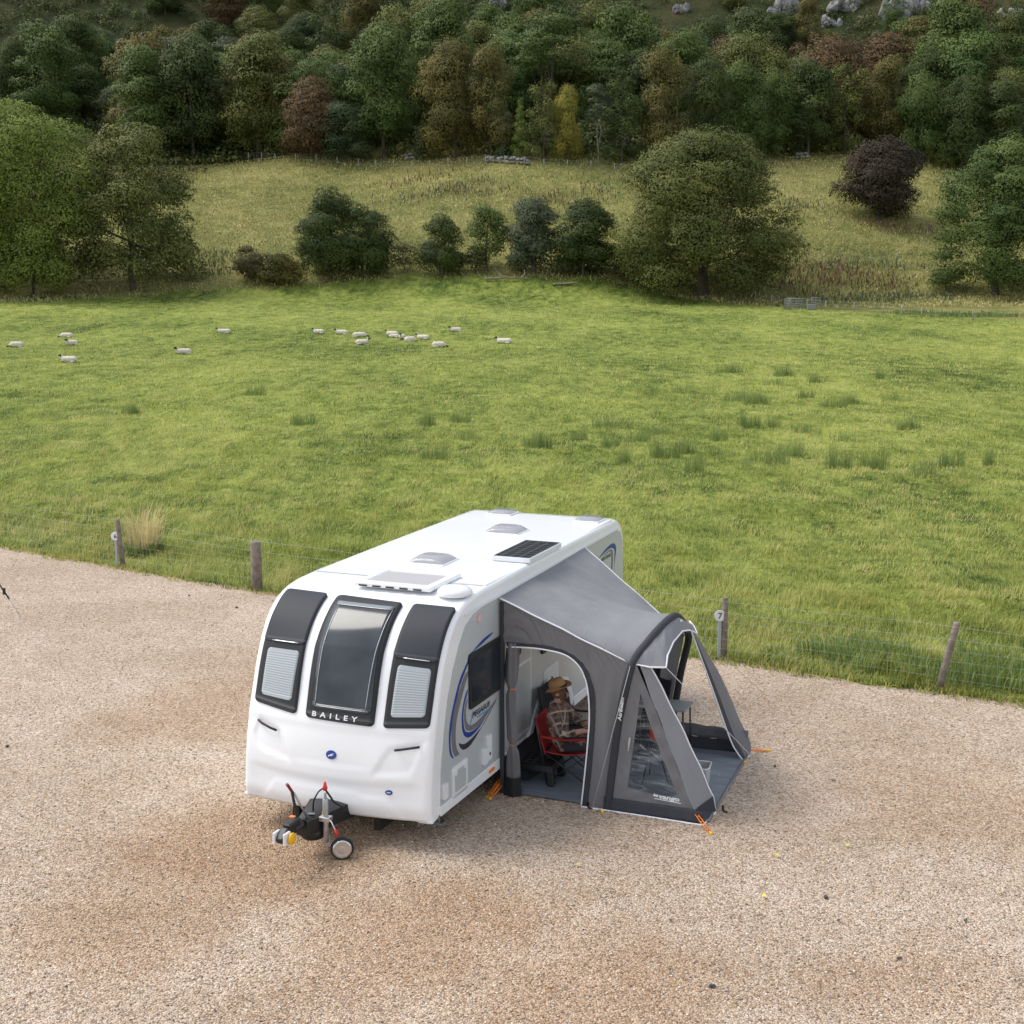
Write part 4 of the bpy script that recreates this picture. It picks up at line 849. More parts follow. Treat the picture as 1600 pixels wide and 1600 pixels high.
splane([(2.20, .46), (2.21, .46), (2.21, 2.36), (2.20, 2.36)], .003, .0052, m_seam, 'panel_seam')
# roof furniture
RZ = 2.583
def dome(C, h, name='rooflight', ins=.05):
    """C: four base corners front-left, front-right, back-right, back-left"""
    C = [Vector((a, b, 0)) for a, b in C]; ctr = sum(C, Vector())/4; mb = MB()
    for sc_, z0, z1 in ((1.05, RZ-.01, RZ+.018),):
        b = [ctr+(c-ctr)*sc_ for c in C]; mb.add([(*p.xy, z0) for p in b]+[(*p.xy, z1) for p in b], [(3, 2, 1, 0), (4, 5, 6, 7), (0, 1, 5, 4), (1, 2, 6, 5), (2, 3, 7, 6), (3, 0, 4, 7)])
    fr = mb.build(name, m_wplas, caravan, .012)
    mb = MB()
    def fn(u, v):
        uu = .5-.5*cos(pi*u); vv = .5-.5*cos(pi*v)
        e = 1-abs(2*uu-1)**5; e2 = 1-abs(2*vv-1)**4; k = 1-.10*(e*e2)**.5; q = ctr+(C[0].lerp(C[1], uu).lerp(C[3].lerp(C[2], uu), vv)-ctr)*k; return (q.x, q.y, RZ+.012+h*.85*(e*e2)**.6)
    mb.grid(fn, 18, 18); mb.build('dome', m_dome, fr); return fr
def rect4(x0, y0, x1, y1): return [(x0, y0), (x1, y0), (x1, y1), (x0, y1)]
dome(rect4(-.24, 2.45, .22, 2.90), .10); dome(rect4(-.18, 4.69, .30, 5.12), .10); dome(rect4(-.76, 6.12, -.38, 6.46), .07); dome(rect4(.63, 6.02, 1.0, 6.36), .07)
mb = MB()
for a in ((-.28, 1.12, .68, 1.24), (-.28, 1.86, .68, 1.98), (-.28, 1.24, -.18, 1.86), (.58, 1.24, .68, 1.86)): mb.box(((a[0]+a[2])/2, (a[1]+a[3])/2, RZ+.022), (a[2]-a[0], a[3]-a[1], .06))
hk_ = mb.build('panoramic_rooflight', m_white, caravan, .02)
mb = MB(); mb.box((.2, 1.55, RZ+.026), (.77, .63, .02)); mb.build('pane', smoky('heki_pane', (.62, .61, .63), .95), hk_, .004)
for i in range(5): mb = MB(); mb.box((-.16+i*.17, 1.115, RZ+.012), (.10, .012, .016)); mb.build('vent_slot', m_black, hk_)
mb = MB(); mb.box((.90, 3.53, RZ+.038), (.50, 1.12, .06)); sol = mb.build('solar_panel', m_wplas, caravan, .004)
m_sol = bpy.data.materials.new('solar_cells'); t = NT(m_sol); br = t.n('TexBrick'); br.offset = 0; br.inputs['Scale'].default_value = 1; br.inputs['Brick Width'].default_value = .125; br.inputs['Row Height'].default_value = .125; br.inputs['Mortar Size'].default_value = .0035
br.inputs['Color1'].default_value = (.012, .014, .022, 1); br.inputs['Color2'].default_value = (.016, .018, .03, 1); br.inputs['Mortar'].default_value = (.20, .21, .22, 1)
t.l(t.pos(True), br.inputs['Vector']); t.l(br.outputs[0], t.b.inputs['Base Color']); t.b.inputs['Roughness'].default_value = .25
mb = MB(); mb.box((.90, 3.53, RZ+.070), (.47, 1.09, .006)); mb.build('solar_cells', m_sol, sol)
mb = MB(); mb.lathe([(.01, .06), (.05, .055), (.09, .03), (.10, 0)], (1.03, 4.0-.6, RZ), 16); mb.build('roof_vent', m_wplas, caravan)
mb = MB(); mb.lathe([(.01, .085), (.09, .082), (.15, .066), (.19, .035), (.20, .01), (.19, -.02)], (.93, 1.22, RZ-.005), 28); mb.build('aerial_dome', m_white, caravan)

# ================================================================== awning on the side of the caravan
def fabric(name, col, trans=.3, rough=.75, bs=.25):
    m = bpy.data.materials.new(name); t = NT(m); n = t.noise(3.5, 4, t.pos(True, (1, 1, .5)), .6, .6); c = t.ramp(n, [(.3, tuple(x*.93 for x in col)), (.7, tuple(x*1.05 for x in col))])
    t.l(c, t.b.inputs['Base Color']); t.b.inputs['Roughness'].default_value = rough; t.b.inputs['Specular IOR Level'].default_value = .3
    nb = t.bump(t.noise(7, 6, t.pos(True, (1.8, 1, .35)), .6, .8), bs, .03); t.bump(t.noise(350, 1, t.pos(True)), .1, .002, nb)
    if trans:
        tr = t.n('BsdfTranslucent'); t.l(c, tr.inputs['Color']); mx = t.n('MixShader'); mx.inputs[0].default_value = trans
        t.l(t.b.outputs[0], mx.inputs[1]); t.l(tr.outputs[0], mx.inputs[2]); t.l(mx.outputs[0], t.out.inputs['Surface'])
    return m
m_roof = fabric('pale_grey_canopy', (.355, .36, .385), .38, bs=.3)
m_wall = fabric('mid_grey_canvas', (.25, .245, .255), .38, bs=.4)
m_band = fabric('charcoal_canvas', (.045, .047, .055), 0, bs=.35)
m_pip = mat('white_piping', (.80, .80, .84), .5)
m_pvc = bpy.data.materials.new('clear_pvc'); t = NT(m_pvc); t.b.inputs['Base Color'].default_value = (.5, .52, .55, 1); t.b.inputs['Roughness'].default_value = .08; t.b.inputs['Specular IOR Level'].default_value = 1
t.bump(t.noise(2.4, 4, t.pos(True, (1.2, 1, 6)), .55, .9), .7, .06)
tp = t.n('BsdfTransparent'); tp.inputs[0].default_value = (.82, .84, .86, 1); mx = t.n('MixShader'); fr = t.n('Fresnel'); fr.inputs['IOR'].default_value = 1.5
k_ = t.math('ADD', t.math('MULTIPLY', t.ramp(t.noise(2.4, 4, t.pos(True, (1.2, 1, 6)), .55, .9), [(.46, (.05,)), (.56, (.30,)), (.66, (.75,))]), .45), t.math('MULTIPLY', fr.outputs[0], .4)); t.l(k_, mx.inputs[0]); t.l(tp.outputs[0], mx.inputs[1]); t.l(t.b.outputs[0], mx.inputs[2]); t.l(mx.outputs[0], t.out.inputs['Surface'])  # noise streaks in the mix paint reflections onto the clear pane
awn = empty('caravan_awning', (CX, CY, 0), YAW); tag(awn, 'grey inflatable porch awning with open door and porch, attached to the side of the caravan', 'awning')
def wr(x, y, z, a=.012, f=1): return a*(sin(7.3*f*x+3.1*z*f+1)*cos(5.1*f*y-2.3*x)+.6*sin(13*f*x*.7+11*f*z+4*y)+.4*sin(23*f*(x+z)+9*y))
def wv(v, a=.012, f=1, n=(0, 0, 1)): return Vector(v)+Vector(n)*wr(v[0], v[1], v[2], a, f)
ARCH = [(2.48, 1.96, 0), (2.545, 1.965, .6), (2.62, 1.97, 1.2), (2.74, 1.99, 1.76), (2.86, 2.20, 1.99), (2.93, 2.60, 2.11), (2.945, 2.98, 2.11), (2.92, 3.38, 1.97), (2.86, 3.84, 1.76), (2.78, 4.30, 1.50), (2.66, 4.43, 1.0), (2.58, 4.45, .5), (2.5, 4.45, 0)]
RAIL = [(W+.03, 1.95, 2.385), (W+.03, 2.7, 2.40), (W+.03, 3.5, 2.405), (W+.03, 4.97, 2.43)]
A0, A1 = 3/12, 9/12
def roof(u, v):
    a = Vector(pl(RAIL, u)); b = spl(ARCH, A0+(A1-A0)*u); p = a.lerp(b, v)
    sag = -.10*sin(pi*v)*sin(pi*min(1, u*1.0))**.6+.012*sin(9*pi*u)*sin(pi*v)*0
    p.z += sag*(1 if u > .02 else .1)
    cre = .010*sin(pi*v)*(sin(26*u+7*v)+.7*sin(41*u-12*v+1)) * min(1, 8*min(u, 1-u))*(1-v*.6)
    p.z += cre+.006*sin(17*v+5*u)*sin(pi*v); return p
mb = MB(); mb.grid(lambda u, v: roof(u, v), 60, 60); mb.build('canopy_roof', m_roof, awn)
def tubep(name, pts, r, m, n=60, par=awn, seg=8): mb = MB(); mb.tube([spl(pts, i/n) for i in range(n+1)], r, seg); return mb.build(name, m, par)
tubep('piping', [roof(.001, i/8)+Vector((0, -.008, -.004)) for i in range(9)], .010, m_pip, 24)
tubep('piping', [roof(.999, i/8)+Vector((0, .008, -.004)) for i in range(9)], .010, m_pip, 24)
beam = tubep('airbeam', [(p[0]+.012, p[1]+.01, p[2]) if i < 3 or i > 9 else (p[0]+.02, p[1], p[2]-.014) for i, p in enumerate(ARCH)], .046, m_band, 90, seg=14)
tm = textmesh('AirBeam', lambda u, v, o: (2.655+.115*u-v*.95, 1.918, 1.10+u+.12*v), .062, 1.25, ext=.002); tm.build('lettering', m_whited, beam, fix=False)
# front side wall with door opening
INN = [(1.24, 1.86), (1.45, 1.868), (1.70, 1.87), (1.94, 1.84), (2.13, 1.75), (2.25, 1.61), (2.32, 1.39), (2.335, 1.1), (2.32, .80), (2.29, .4), (2.25, .0)]
OUT = [(1.17, 1.87), (1.165, 2.375), (1.60, 2.205), (1.95, 2.08), (2.35, 1.935), (2.73, 1.78), (2.69, 1.45), (2.62, 1.15), (2.57, .80), (2.50, .4), (2.46, .0)]
def fw(u, v):
    a = spl([(x, 0, z) for x, z in INN], u); b = pl([(x, 0, z) for x, z in OUT], u); p = a.lerp(b, v); k = sin(pi*v)**.5; q = 25*p.x+(19+5*sin(3*p.x))*p.z+.8*sin(7*p.x); top = min(1, max(0, (p.z-1.55)/.25))
    p.y = 1.975+k*(top*(.35+.65*abs(sin(2.1*p.x+1.1*p.z)))*(.020*abs(sin(q))+.012*abs(sin(1.63*q+3*p.z+1))-.02)+(1-top)*(.012*sin(17*p.x+1.5*p.z)+.007*sin(31*p.x-3*p.z))); return p
mb = MB(); mb.grid(fw, 220, 30); mb.build('side_wall', m_wall, awn)
INB = [(1.25, 1.81), (1.47, 1.825), (1.70, 1.825), (1.96, 1.79), (2.12, 1.69), (2.20, 1.56), (2.25, 1.39), (2.27, 1.1), (2.255, .80), (2.22, .4), (2.18, .0)]
mb = MB(); mb.grid(lambda u, v: Vector((0, 1.966+.004*sin(90*u), 0))+Vector(spl([(x, 0, z) for x, z in INN], u)).lerp(spl([(x, 0, z) for x, z in INB], u), v), 90, 4); mb.build('door_zip_band', m_band, awn, solid=.006)
tubep('piping', [(x-.004 if z < 1.5 else x, 1.958, z-.004) for x, z in INB], .0095, m_pip, 60)
# side-wing: wall beyond the arch, folding round to a front-facing flap
WTOP = (2.80, 1.985, 1.78); RID = (3.50, 1.97, .13); CORN = (3.62, 1.935, .01); OTOP = (2.93, 2.06, 1.74)
WIN = [(2.862, 1.42), (2.965, 1.12), (3.125, .72), (3.33, .255), (3.02, .27), (2.725, .30), (2.765, .62), (2.815, 1.0)]
def leg(z): 
    return float(np.interp(z, [0, .6, 1.2, 1.76, 1.9], [2.53, 2.60, 2.675, 2.78, 2.82]))
def rid(z): return lerp(WTOP[0]+.03, RID[0], (1.78-z)/(1.78-.13))
# panel as a frame round the window, each corner of it facing a corner of the outline
FRo = [(2.80, 1.775), (rid(1.2), 1.2), (rid(.72), .72), (rid(.14), .14), (3.02, .15), (leg(.16), .16), (leg(.62), .62), (leg(1.1), 1.1)]
def ringp(u): 
    k = u*8; i = int(k) % 8; f = k-int(k); a, b = WIN[i], WIN[(i+1) % 8]; c, d = FRo[i], FRo[(i+1) % 8]
    return (lerp(a[0], b[0], f), lerp(a[1], b[1], f)), (lerp(c[0], d[0], f), lerp(c[1], d[1], f))
def wing(u, v):
    a, b = ringp(u % 1 if u < 1 else 0); x, z = lerp(a[0], b[0], v), lerp(a[1], b[1], v); k = sin(pi*v)**.5
    return (x, 1.972+k*.5*(.016*sin(21*x-17*z)+.010*sin(43*x+31*z)), z)
mb = MB(); mb.grid(wing, 96, 8); wg = mb.build('wing_panel', m_wall, awn)
mb = MB(); c_ = (2.96, .75)
def wn(u, v):
    (x, z), _ = ringp(u % 1 if u < 1 else 0); x, z = lerp(c_[0], x, v), lerp(c_[1], z, v); return (x, 1.974+.012*sin(pi*v)*sin(19*x+37*z), z)
mb.grid(wn, 64, 8); mb.build('window_pane', m_pvc, wg)
mb = MB(); n_ = 24
mb.grid(lambda u, v: (lerp(2.45, 3.62-.03*(1-v), u)+.0, 1.962-.03*(1-v)*1+.006*sin(40*u), lerp(.012, .16, v) if u < .9 else lerp(.012, .16-.03*(u-.9)*10, v)), 40, 4); mb.build('mud_band', m_band, awn, solid=.004)
tubep('piping', [(2.19, 1.93, .012), (2.45, 1.925, .012), (3.0, 1.92, .012), (3.58, 1.905, .012), (3.63, 1.93, .014), (3.67, 2.32, .02)], .010, m_pip, 40)
OF = (3.66, 2.34, .03)
def flap(u, v):
    a = Vector((WTOP[0]+.03, 1.98, 1.78)).lerp(Vector((3.50, 1.97, .14)), v); b = Vector(OTOP).lerp(Vector((3.635, 2.30, .20)), v); b += Vector((.03, .0, -.02))*sin(pi*v); p = a.lerp(b, u)
    p.x += .006*sin(20*v+5*u); return p
mb = MB(); mb.grid(flap, 6, 40); mb.build('wing_flap', fabric('light_grey_canvas', (.32, .32, .335), .25, bs=.2), awn)
mb = MB(); mb.add([(3.50, 1.967, .145), (3.625, 1.93, .012), (3.67, 2.33, .02), (3.64, 2.30, .21)], [(0, 1, 2, 3)]); mb.build('mud_band', m_band, awn, solid=.004)
mb = MB()
E1 = [flap(1, i/12) for i in range(13)]+[Vector(OF)]
mb.tube([p+Vector((.006, .012, 0)) for p in E1], .010, 6); mb.build('piping', m_pip, awn)
mb = MB(); mb.grid(lambda u, v: Vector(pl([tuple(p) for p in E1], v))+Vector((.004, .01+.045*u, 0)), 2, 30); mb.build('edge_strip', m_band, awn, solid=.003)
# lettering on the wing: brand word and mark
tm = textmesh('vango', lambda u, v, o: (3.10+u, 1.953, .235+v-.03*u), .075, 1.35, ext=.003, shear=.15); tm.build('lettering', m_whited, wg, fix=False)
mb = MB(); mb.prism([(3.03, .255), (3.055, .29), (3.065, .262), (3.085, .285), (3.095, .245)], lambda p, q, o: (p, 1.955-o, q), 0, .003); mb.prism([(3.05, .222), (3.36, .205), (3.36, .213), (3.05, .230)], lambda p, q, o: (p, 1.955-o, q), 0, .003); mb.build('emblem', m_whited, wg)
# visor over the porch
TIP1 = Vector((3.13, 2.05, 1.735)); TIP2 = Vector((3.13, 3.42, 1.80))
VED = [(2.80, 1.98, 1.755), (2.96, 1.99, 1.735), tuple(TIP1), (3.11, 2.18, 1.84), (3.10, 2.45, 1.925), (3.10, 2.85, 1.96), (3.11, 3.15, 1.90), tuple(TIP2), (3.05, 3.58, 1.84), (2.95, 3.74, 1.86)]
VIN = [spl(ARCH, A0+(A1-A0)*(k/9)*.92) for k in range(10)]
def visor(u, v):
    a = pl([tuple(p) for p in VIN], u); b = pl(VED, u); p = Vector(a).lerp(Vector(b), v); p.z += .04*sin(pi*v)+.004*sin(30*u+8*v); p.x += .02*v*(1-v); return p
mb = MB(); mb.grid(visor, 72, 10); vz = mb.build('porch_visor', m_roof, awn)
mb = MB(); mb.tube([Vector(pl(VED, i/63)) for i in range(64)], .010, 6); mb.build('piping', m_pip, vz)
mb = MB(); 
def VP(p, q, o): 
    b = visor(.60+p, .52+q); return b+Vector((.5, 0, .9))*(.004+o)
mb.prism([(-.035, -.09), (-.01, .0), (-.045, .10), (-.01, .12), (.0, .05), (.012, .10), (.028, -.05), (.0, -.02)], VP, 0, .003); mb.build('emblem', m_whited, vz)
# rear wing, mud wall and rear wall of the porch
RT = (2.90, 4.02, 1.66)
RI = [RT, (3.17, 4.06, .95), (3.40, 4.12, .30), (3.50, 4.16, .10), (3.56, 4.19, .01)]; RO = [(2.91, 4.10, 1.66), (3.20, 4.40, 1.02), (3.46, 4.47, .42), (3.60, 4.45, .16), (3.61, 4.40, .01)]
mb = MB(); mb.grid(lambda u, v: Vector(spl(RI, v)).lerp(spl(RO, v), u), 4, 30); rw = mb.build('wing_panel', m_wall, awn)
mb = MB(); mb.grid(lambda u, v: Vector(spl(RI, v)).lerp(spl(RO, v), .30*u)+Vector((.006, -.004, 0)), 2, 30); mb.build('edge_strip', m_band, awn, solid=.003)
mb = MB(); mb.tube([spl(RI, i/30)+Vector((.008, -.01, 0)) for i in range(31)], .010, 6); mb.tube([(3.56, 4.18, .014), (3.615, 4.40, .014)], .010, 6); mb.build('piping', m_pip, awn)
mb = MB(); mb.grid(lambda u, v: (lerp(2.5, 3.57, u), 4.45-.03*sin(pi*u), lerp(.17, .34-.02*u, v)+.006*sin(23*u)), 24, 3); mb.build('mud_wall', m_wall, awn, solid=.006)
mb = MB(); mb.grid(lambda u, v: (lerp(2.5, 3.57, u), 4.45-.03*sin(pi*u)-.05*(1-v)**2, lerp(.012, .17, v)+.004*sin(31*u)), 24, 3); mb.build('mud_band', m_band, awn, solid=.006)
mb = MB(); mb.prism([(2.94, .215), (3.02, .215), (3.02, .27), (2.98, .24), (2.94, .28)], lambda p, q, o: (p, 4.412-o, q), 0, .002); mb.prism([(3.10, .21), (3.22, .21), (3.16, .275)], lambda p, q, o: (p, 4.412-o, q), 0, .002); mb.build('emblem', m_greyd, awn)
# rear wall: grey edges and rolled dark mesh door
ROUT = [(2.50, .0), (2.58, .5), (2.66, 1.0), (2.76, 1.58), (2.50, 1.72), (1.9, 2.05), (1.20, 2.36)]
def rwall(x0, x1, name, m):
    mb = MB()
    def fn(u, v):
        x = lerp(x0, x1, u); f = (x-1.17)/1.61; tp = Vector(pl([tuple(roof(.985, k/8)) for k in range(9)], f)); b = Vector((lerp(1.19, 2.50, f), lerp(4.62, 4.45, f), .02)); p = b.lerp(tp-Vector((0, .02, .02)), v); p.y += .015*sin(19*x+5*v); return p
    mb.grid(fn, 10, 24); return mb.build(name, m, awn)
rwall(2.50, 2.74, 'rear_wall_edge', m_wall); rwall(2.02, 2.50, 'rolled_rear_door', m_blackf); rwall(1.90, 2.02, 'rear_wall_edge', m_wall)
# gathered front door roll beside the caravan, black pole sleeve, draught skirt
def roll(cx, cyy, z0, z1, r, m, name, seed=0, pinch=(), n=20, par=awn):
    mb = MB(); N = 40; vs = []
    for j in range(N+1):
        z = lerp(z0, z1, j/N); rr = r*(1+.18*sin(5*z+seed)); 
        for q in pinch: rr *= 1-.42*math.exp(-((z-q)/.05)**2)
        for k in range(n): a = 2*pi*k/n; q = rr*(1+.20*sin(5*a+3*z+seed)+.10*sin(9*a-5*z)); vs.append((cx+q*cos(a)+.012*sin(4*z), cyy+q*sin(a)*.8, z))
    mb.add(vs, [(j*n+k, j*n+(k+1) % n, (j+1)*n+(k+1) % n, (j+1)*n+k) for j in range(N) for k in range(n)], True); return mb.build(name, m, par)
rd = roll(1.305, 2.0, .22, 1.86, .062, m_wall, 'rolled_side_door', pinch=(.62, 1.30)); roll(1.32, 1.98, .02, .24, .085, m_blackf, 'rolled_door_hem', 2)
for z in (.62, 1.30): mb = MB(); mb.lathe([(.036, -.007), (.040, 0), (.036, .007)], (1.305, 2.0, z), 14); mb.build('door_tie', m_org, rd)
mb = MB(); mb.bar((1.185, 1.985, .02), (1.185, 1.975, 2.33), .04, .05, up=(1, 0, 0)); mb.build('pole_sleeve', m_band, awn, .012)
mb = MB(); mb.grid(lambda u, v: (W+.03+.32*(1-v)*(.4+.6*u)*(.5 if u < .2 else 1), lerp(2.0, 4.4, u), lerp(.015, .43, v)+.01*sin(40*u)*(1-v)), 60, 8); mb.build('draught_skirt', m_blackf, awn)
# guy lines with runners, pegging ladders
m_cord = mat('grey_cord', (.40, .40, .40), .7)
def guy(pts, r=.006, name='guy_line'): mb = MB(); mb.tube(pts, r, 6); return mb.build(name, m_cord, awn)
guy([TIP1, (3.45, 2.9, 1.15), (3.60, 2.82+.0, 1.15)][:1]+[(4.57, 2.82, 0)], .005); guy([TIP2, (3.25, 7.0, .05)], .003)
g_ = guy([(2.75, 1.93, 1.74), (2.35, 1.80, .0)], .0045); guy([(2.75, 1.96, .9), (2.74, 1.93, .75)], .012, 'runner')
def ladder(a, b, name='pegging_ladder'):
    a, b = Vector(a), Vector(b); mb = MB(); d = (b-a); s = Vector((-d.y, d.x, 0)).normalized()
    for q in (-1, 1): mb.tube([a+s*q*.012, a.lerp(b, .5)+s*q*.02, b+s*q*.012], .0065, 6)
    for k in (.25, .5, .75): p = a.lerp(b, k); mb.tube([p-s*.02, p+s*.02], .006, 6)
    o = mb.build(name, m_org, awn); mb = MB(); mb.tube([b+Vector((0, 0, .0)), b+d.normalized()*.06+Vector((0, 0, .015))], .016, 8); mb.build('peg', m_yel, o); return o
ladder((3.50, 2.0, .12), (3.75, 1.72, .02)); ladder((1.17, 2.1, .22), (1.07, 1.83, .02)); ladder((1.19, 2.05, .16), (1.12, 1.80, .02)); ladder((3.60, 4.45, .07), (3.78, 4.62, .02))
for x, y in ((2.47, 1.86), (3.62, 4.10)): mb = MB(); mb.tube([(x, y, .0), (x, y-.02, .035)], .018, 8); mb.build('peg', m_yel, awn)
for x, y in ((2.27, 1.93), (3.74, 2.40)): mb = MB(); mb.tube([(x-.02, y+.05, .06), (x, y, .01), (x+.05, y-.04, .02)], .014, 6); mb.build('peg_strap', m_black, awn)
# groundsheet
m_sheet = bpy.data.materials.new('groundsheet_weave'); t = NT(m_sheet); c = t.ramp(t.noise(2.2, 5, t.pos(True, (1, 4, 1)), .6), [(.3, (.13, .155, .185)), (.7, (.215, .24, .27))]); t.l(c, t.b.inputs['Base Color']); t.b.inputs['Roughness'].default_value = .42; t.bump(t.noise(6, 4, t.pos(True, (1, 5, 1)), .6, .8), .6, .02)
mb = MB(); 
def gs(u, v):
    a = Vector((1.16, 2.0, 0)).lerp(Vector((3.64, 2.0, 0)), u); b = Vector((1.16, 4.5, 0)).lerp(Vector((3.56, 4.42, 0)), u); p = a.lerp(b, v); p.z = .024+.004*sin(60*v+6*u)+.004*sin(9*u+13*v); return p
mb.grid(gs, 30, 60); go_ = mb.build('groundsheet', m_sheet, None); go_.location = (CX, CY, 0); go_.rotation_euler.z = YAW; tag(go_, 'blue-grey woven groundsheet spread on the gravel inside the awning', 'groundsheet')
mb = MB(); mb.tube([(3.66, 2.0, .02), (3.58, 4.42, .02)], .018, 8); mb.build('hem', m_greyd, go_)

# ------------------------------------------------------------------ things inside the awning
def th(name, label, cat, x, y, rz=0, group=None): o = empty(name, Wd(x, y, .028), YAW+rz); return tag(o, label, cat, group)
st = th('step_stool', 'black plastic step stool with a perforated top below the caravan door', 'step', 1.40, 2.58)
mb = MB(); nx, ny = 9, 7; Xs = [-.24+.48*i/nx for i in range(nx+1)]; Ys = [-.18+.36*i/ny for i in range(ny+1)]; vs = [(a, b, .24) for b in Ys for a in Xs]
mb.add(vs, [(j*(nx+1)+i, j*(nx+1)+i+1, (j+1)*(nx+1)+i+1, (j+1)*(nx+1)+i) for j in range(ny) for i in range(nx) if not (i % 2 == 1 and j % 2 == 1)])
tp_ = mb.build('top', m_black, st, solid=.012); mb = MB(); mb.add([(-.255, -.195, .235), (.255, -.195, .235), (.255, .195, .235), (-.255, .195, .235), (-.27, -.21, .17), (.27, -.21, .17), (.27, .21, .17), (-.27, .21, .17)], [(0, 1, 5, 4), (1, 2, 6, 5), (2, 3, 7, 6), (3, 0, 4, 7)]); mb.build('apron', m_black, st, solid=.012)
for a in (-1, 1):
    for b in (-1, 1): mb = MB(); mb.bar((a*.225, b*.165, .22), (a*.25, b*.19, 0), .085, .07, up=(0, 1, 0)); mb.build('leg', m_black, st, .01)
m_redf = mat('red_canvas', (.42, .022, .02), .75, var=.12, bumps=.3, bscale=12)
m_tube = mat('dark_steel_tube', (.06, .062, .07), .4, metal=.6)
def camp_chair(label, x, y, rz, mf, hback=.46, wdt=.52, mt=None):
    c = th('camping_chair', label, 'chair', x, y, rz); w2 = wdt/2; mt = mt or m_tube   # faces +x
    mb = MB(); mb.grid(lambda u, v: (lerp(-.24, .26, u), lerp(-w2, w2, v), .40-.05*sin(pi*v)-.03*sin(pi*u)+.02*u), 10, 10); mb.build('seat', mf, c, solid=.012)
    mb = MB(); mb.grid(lambda u, v: (lerp(-.24, -.36, v)-.05*sin(pi*u), lerp(-w2, w2, u), lerp(.36, .40+hback, v)-.04*sin(pi*u)*v), 12, 10); mb.build('backrest', mf, c, solid=.012)
    for s in (-1, 1):
        mb = MB(); mb.grid(lambda u, v: (lerp(-.26, .26, u), s*(w2+.01), lerp(.36, .62-.05*u, v)), 4, 3); 
        mb = MB(); mb.grid(lambda u, v: (lerp(-.30, .25, u), s*(w2+.03)+lerp(-.03, .03, v), .60-.02*sin(pi*u)), 8, 3); mb.build('armrest', mf, c, solid=.01)
        mb = MB(); mb.tube([(-.22, s*w2, 0), (-.30, s*w2, .45), (-.37, s*w2, .42+hback)], .010, 8); mb.build('leg', mt, c)
        mb = MB(); mb.tube([(.27, s*w2, 0), (.26, s*w2, .60)], .010, 8); mb.build('leg', mt, c)
        mb = MB(); mb.tube([(-.22, s*w2, .03), (.26, s*w2, .38)], .008, 6); mb.tube([(.27, s*w2, .03), (-.24, s*w2, .38)], .008, 6); mb.build('cross_brace', mt, c)
    for xa, xb in ((-.22, -.25), (.27, .26)):
        mb = MB(); mb.tube([(xa, -w2, .04), (xb, w2, .38)], .008, 6); mb.tube([(xa, w2, .04), (xb, -w2, .38)], .008, 6); mb.build('cross_brace', mt, c)
    return c
camp_chair('red canvas folding chair with the person in the hat sitting on it', 1.765, 2.72, .12, m_redf, .38)
camp_chair('black high-backed folding chair behind the person in the hat', 1.60, 3.28, .0, m_blackf, .58)
camp_chair('second black folding chair, to the right of the person, against the dark rear wall', 2.22, 3.95, -2.2, m_blackf, .55)
fk = th('drinks_stand', 'small black stand with a red bottle on it, seen through the clear awning window', 'stand', 2.72, 3.05)
for k in range(3): mb = MB(); mb.tube([(.03*cos(k*2.1), .03*sin(k*2.1), .50), (.18*cos(k*2.1), .18*sin(k*2.1), 0)], .009, 6); mb.build('leg', m_tube, fk)
mb = MB(); mb.lathe([(.14, -.01), (.15, 0), (.14, .01)], (0, 0, .51), 20); mb.build('stand_top', m_black, fk)
fb = th('bottle', 'red bottle standing on the small black stand inside the awning', 'bottle', 2.72, 3.05); fb.location.z += .52
mb = MB(); mb.lathe([(.05, 0), (.055, .02), (.055, .15), (.03, .19), (.022, .24)], (0, 0, 0), 18); mb.build('bottle_body', mat('bright_red_plastic', (.75, .06, .03), .4), fb); mb = MB(); mb.lathe([(.026, .24), (.026, .27), (.01, .275)], (0, 0, 0), 14); mb.build('cap', m_black, fb)
m_tt = mat('grey_table_top', (.27, .29, .28), .45)
tb = th('camping_table', 'small grey-topped camping table by the rear porch wall', 'table', 2.62, 3.92)
mb = MB(); mb.box((0, 0, .68), (.62, .42, .025)); mb.build('table_top', m_tt, tb, .006)
for a in (-1, 1):
    for b in (-1, 1): mb = MB(); mb.tube([(a*.27, b*.17, .67), (a*.29, b*.19, 0)], .012, 8); mb.build('leg', m_tube, tb)
bn = th('storage_bin', 'open pale grey storage bin on the groundsheet beside the porch flap', 'bin', 3.30, 2.86, .1)
mb = MB(); 
def rr(hx, hy, r, z, n=5):
    P = []
    for cx, cz, a0 in ((hx-r, hy-r, 0), (-hx+r, hy-r, pi/2), (-hx+r, -hy+r, pi), (hx-r, -hy+r, 1.5*pi)): P += [(cx+r*cos(a0+pi/2*k/n), cz+r*sin(a0+pi/2*k/n), z) for k in range(n+1)]
    return P
R0, R1 = rr(.13, .11, .03, 0), rr(.16, .14, .04, .33); n_ = len(R0); mb.add(R0+R1, [(i, (i+1) % n_, n_+(i+1) % n_, n_+i) for i in range(n_)]+[tuple(range(n_))]); mb.build('body', mat('pale_grey_plastic', (.42, .43, .43), .5), bn, solid=.006)
mb = MB(); mb.tube([Vector(p) for p in R1+R1[:1]], .008, 6); mb.build('rim', m_wplas, bn)

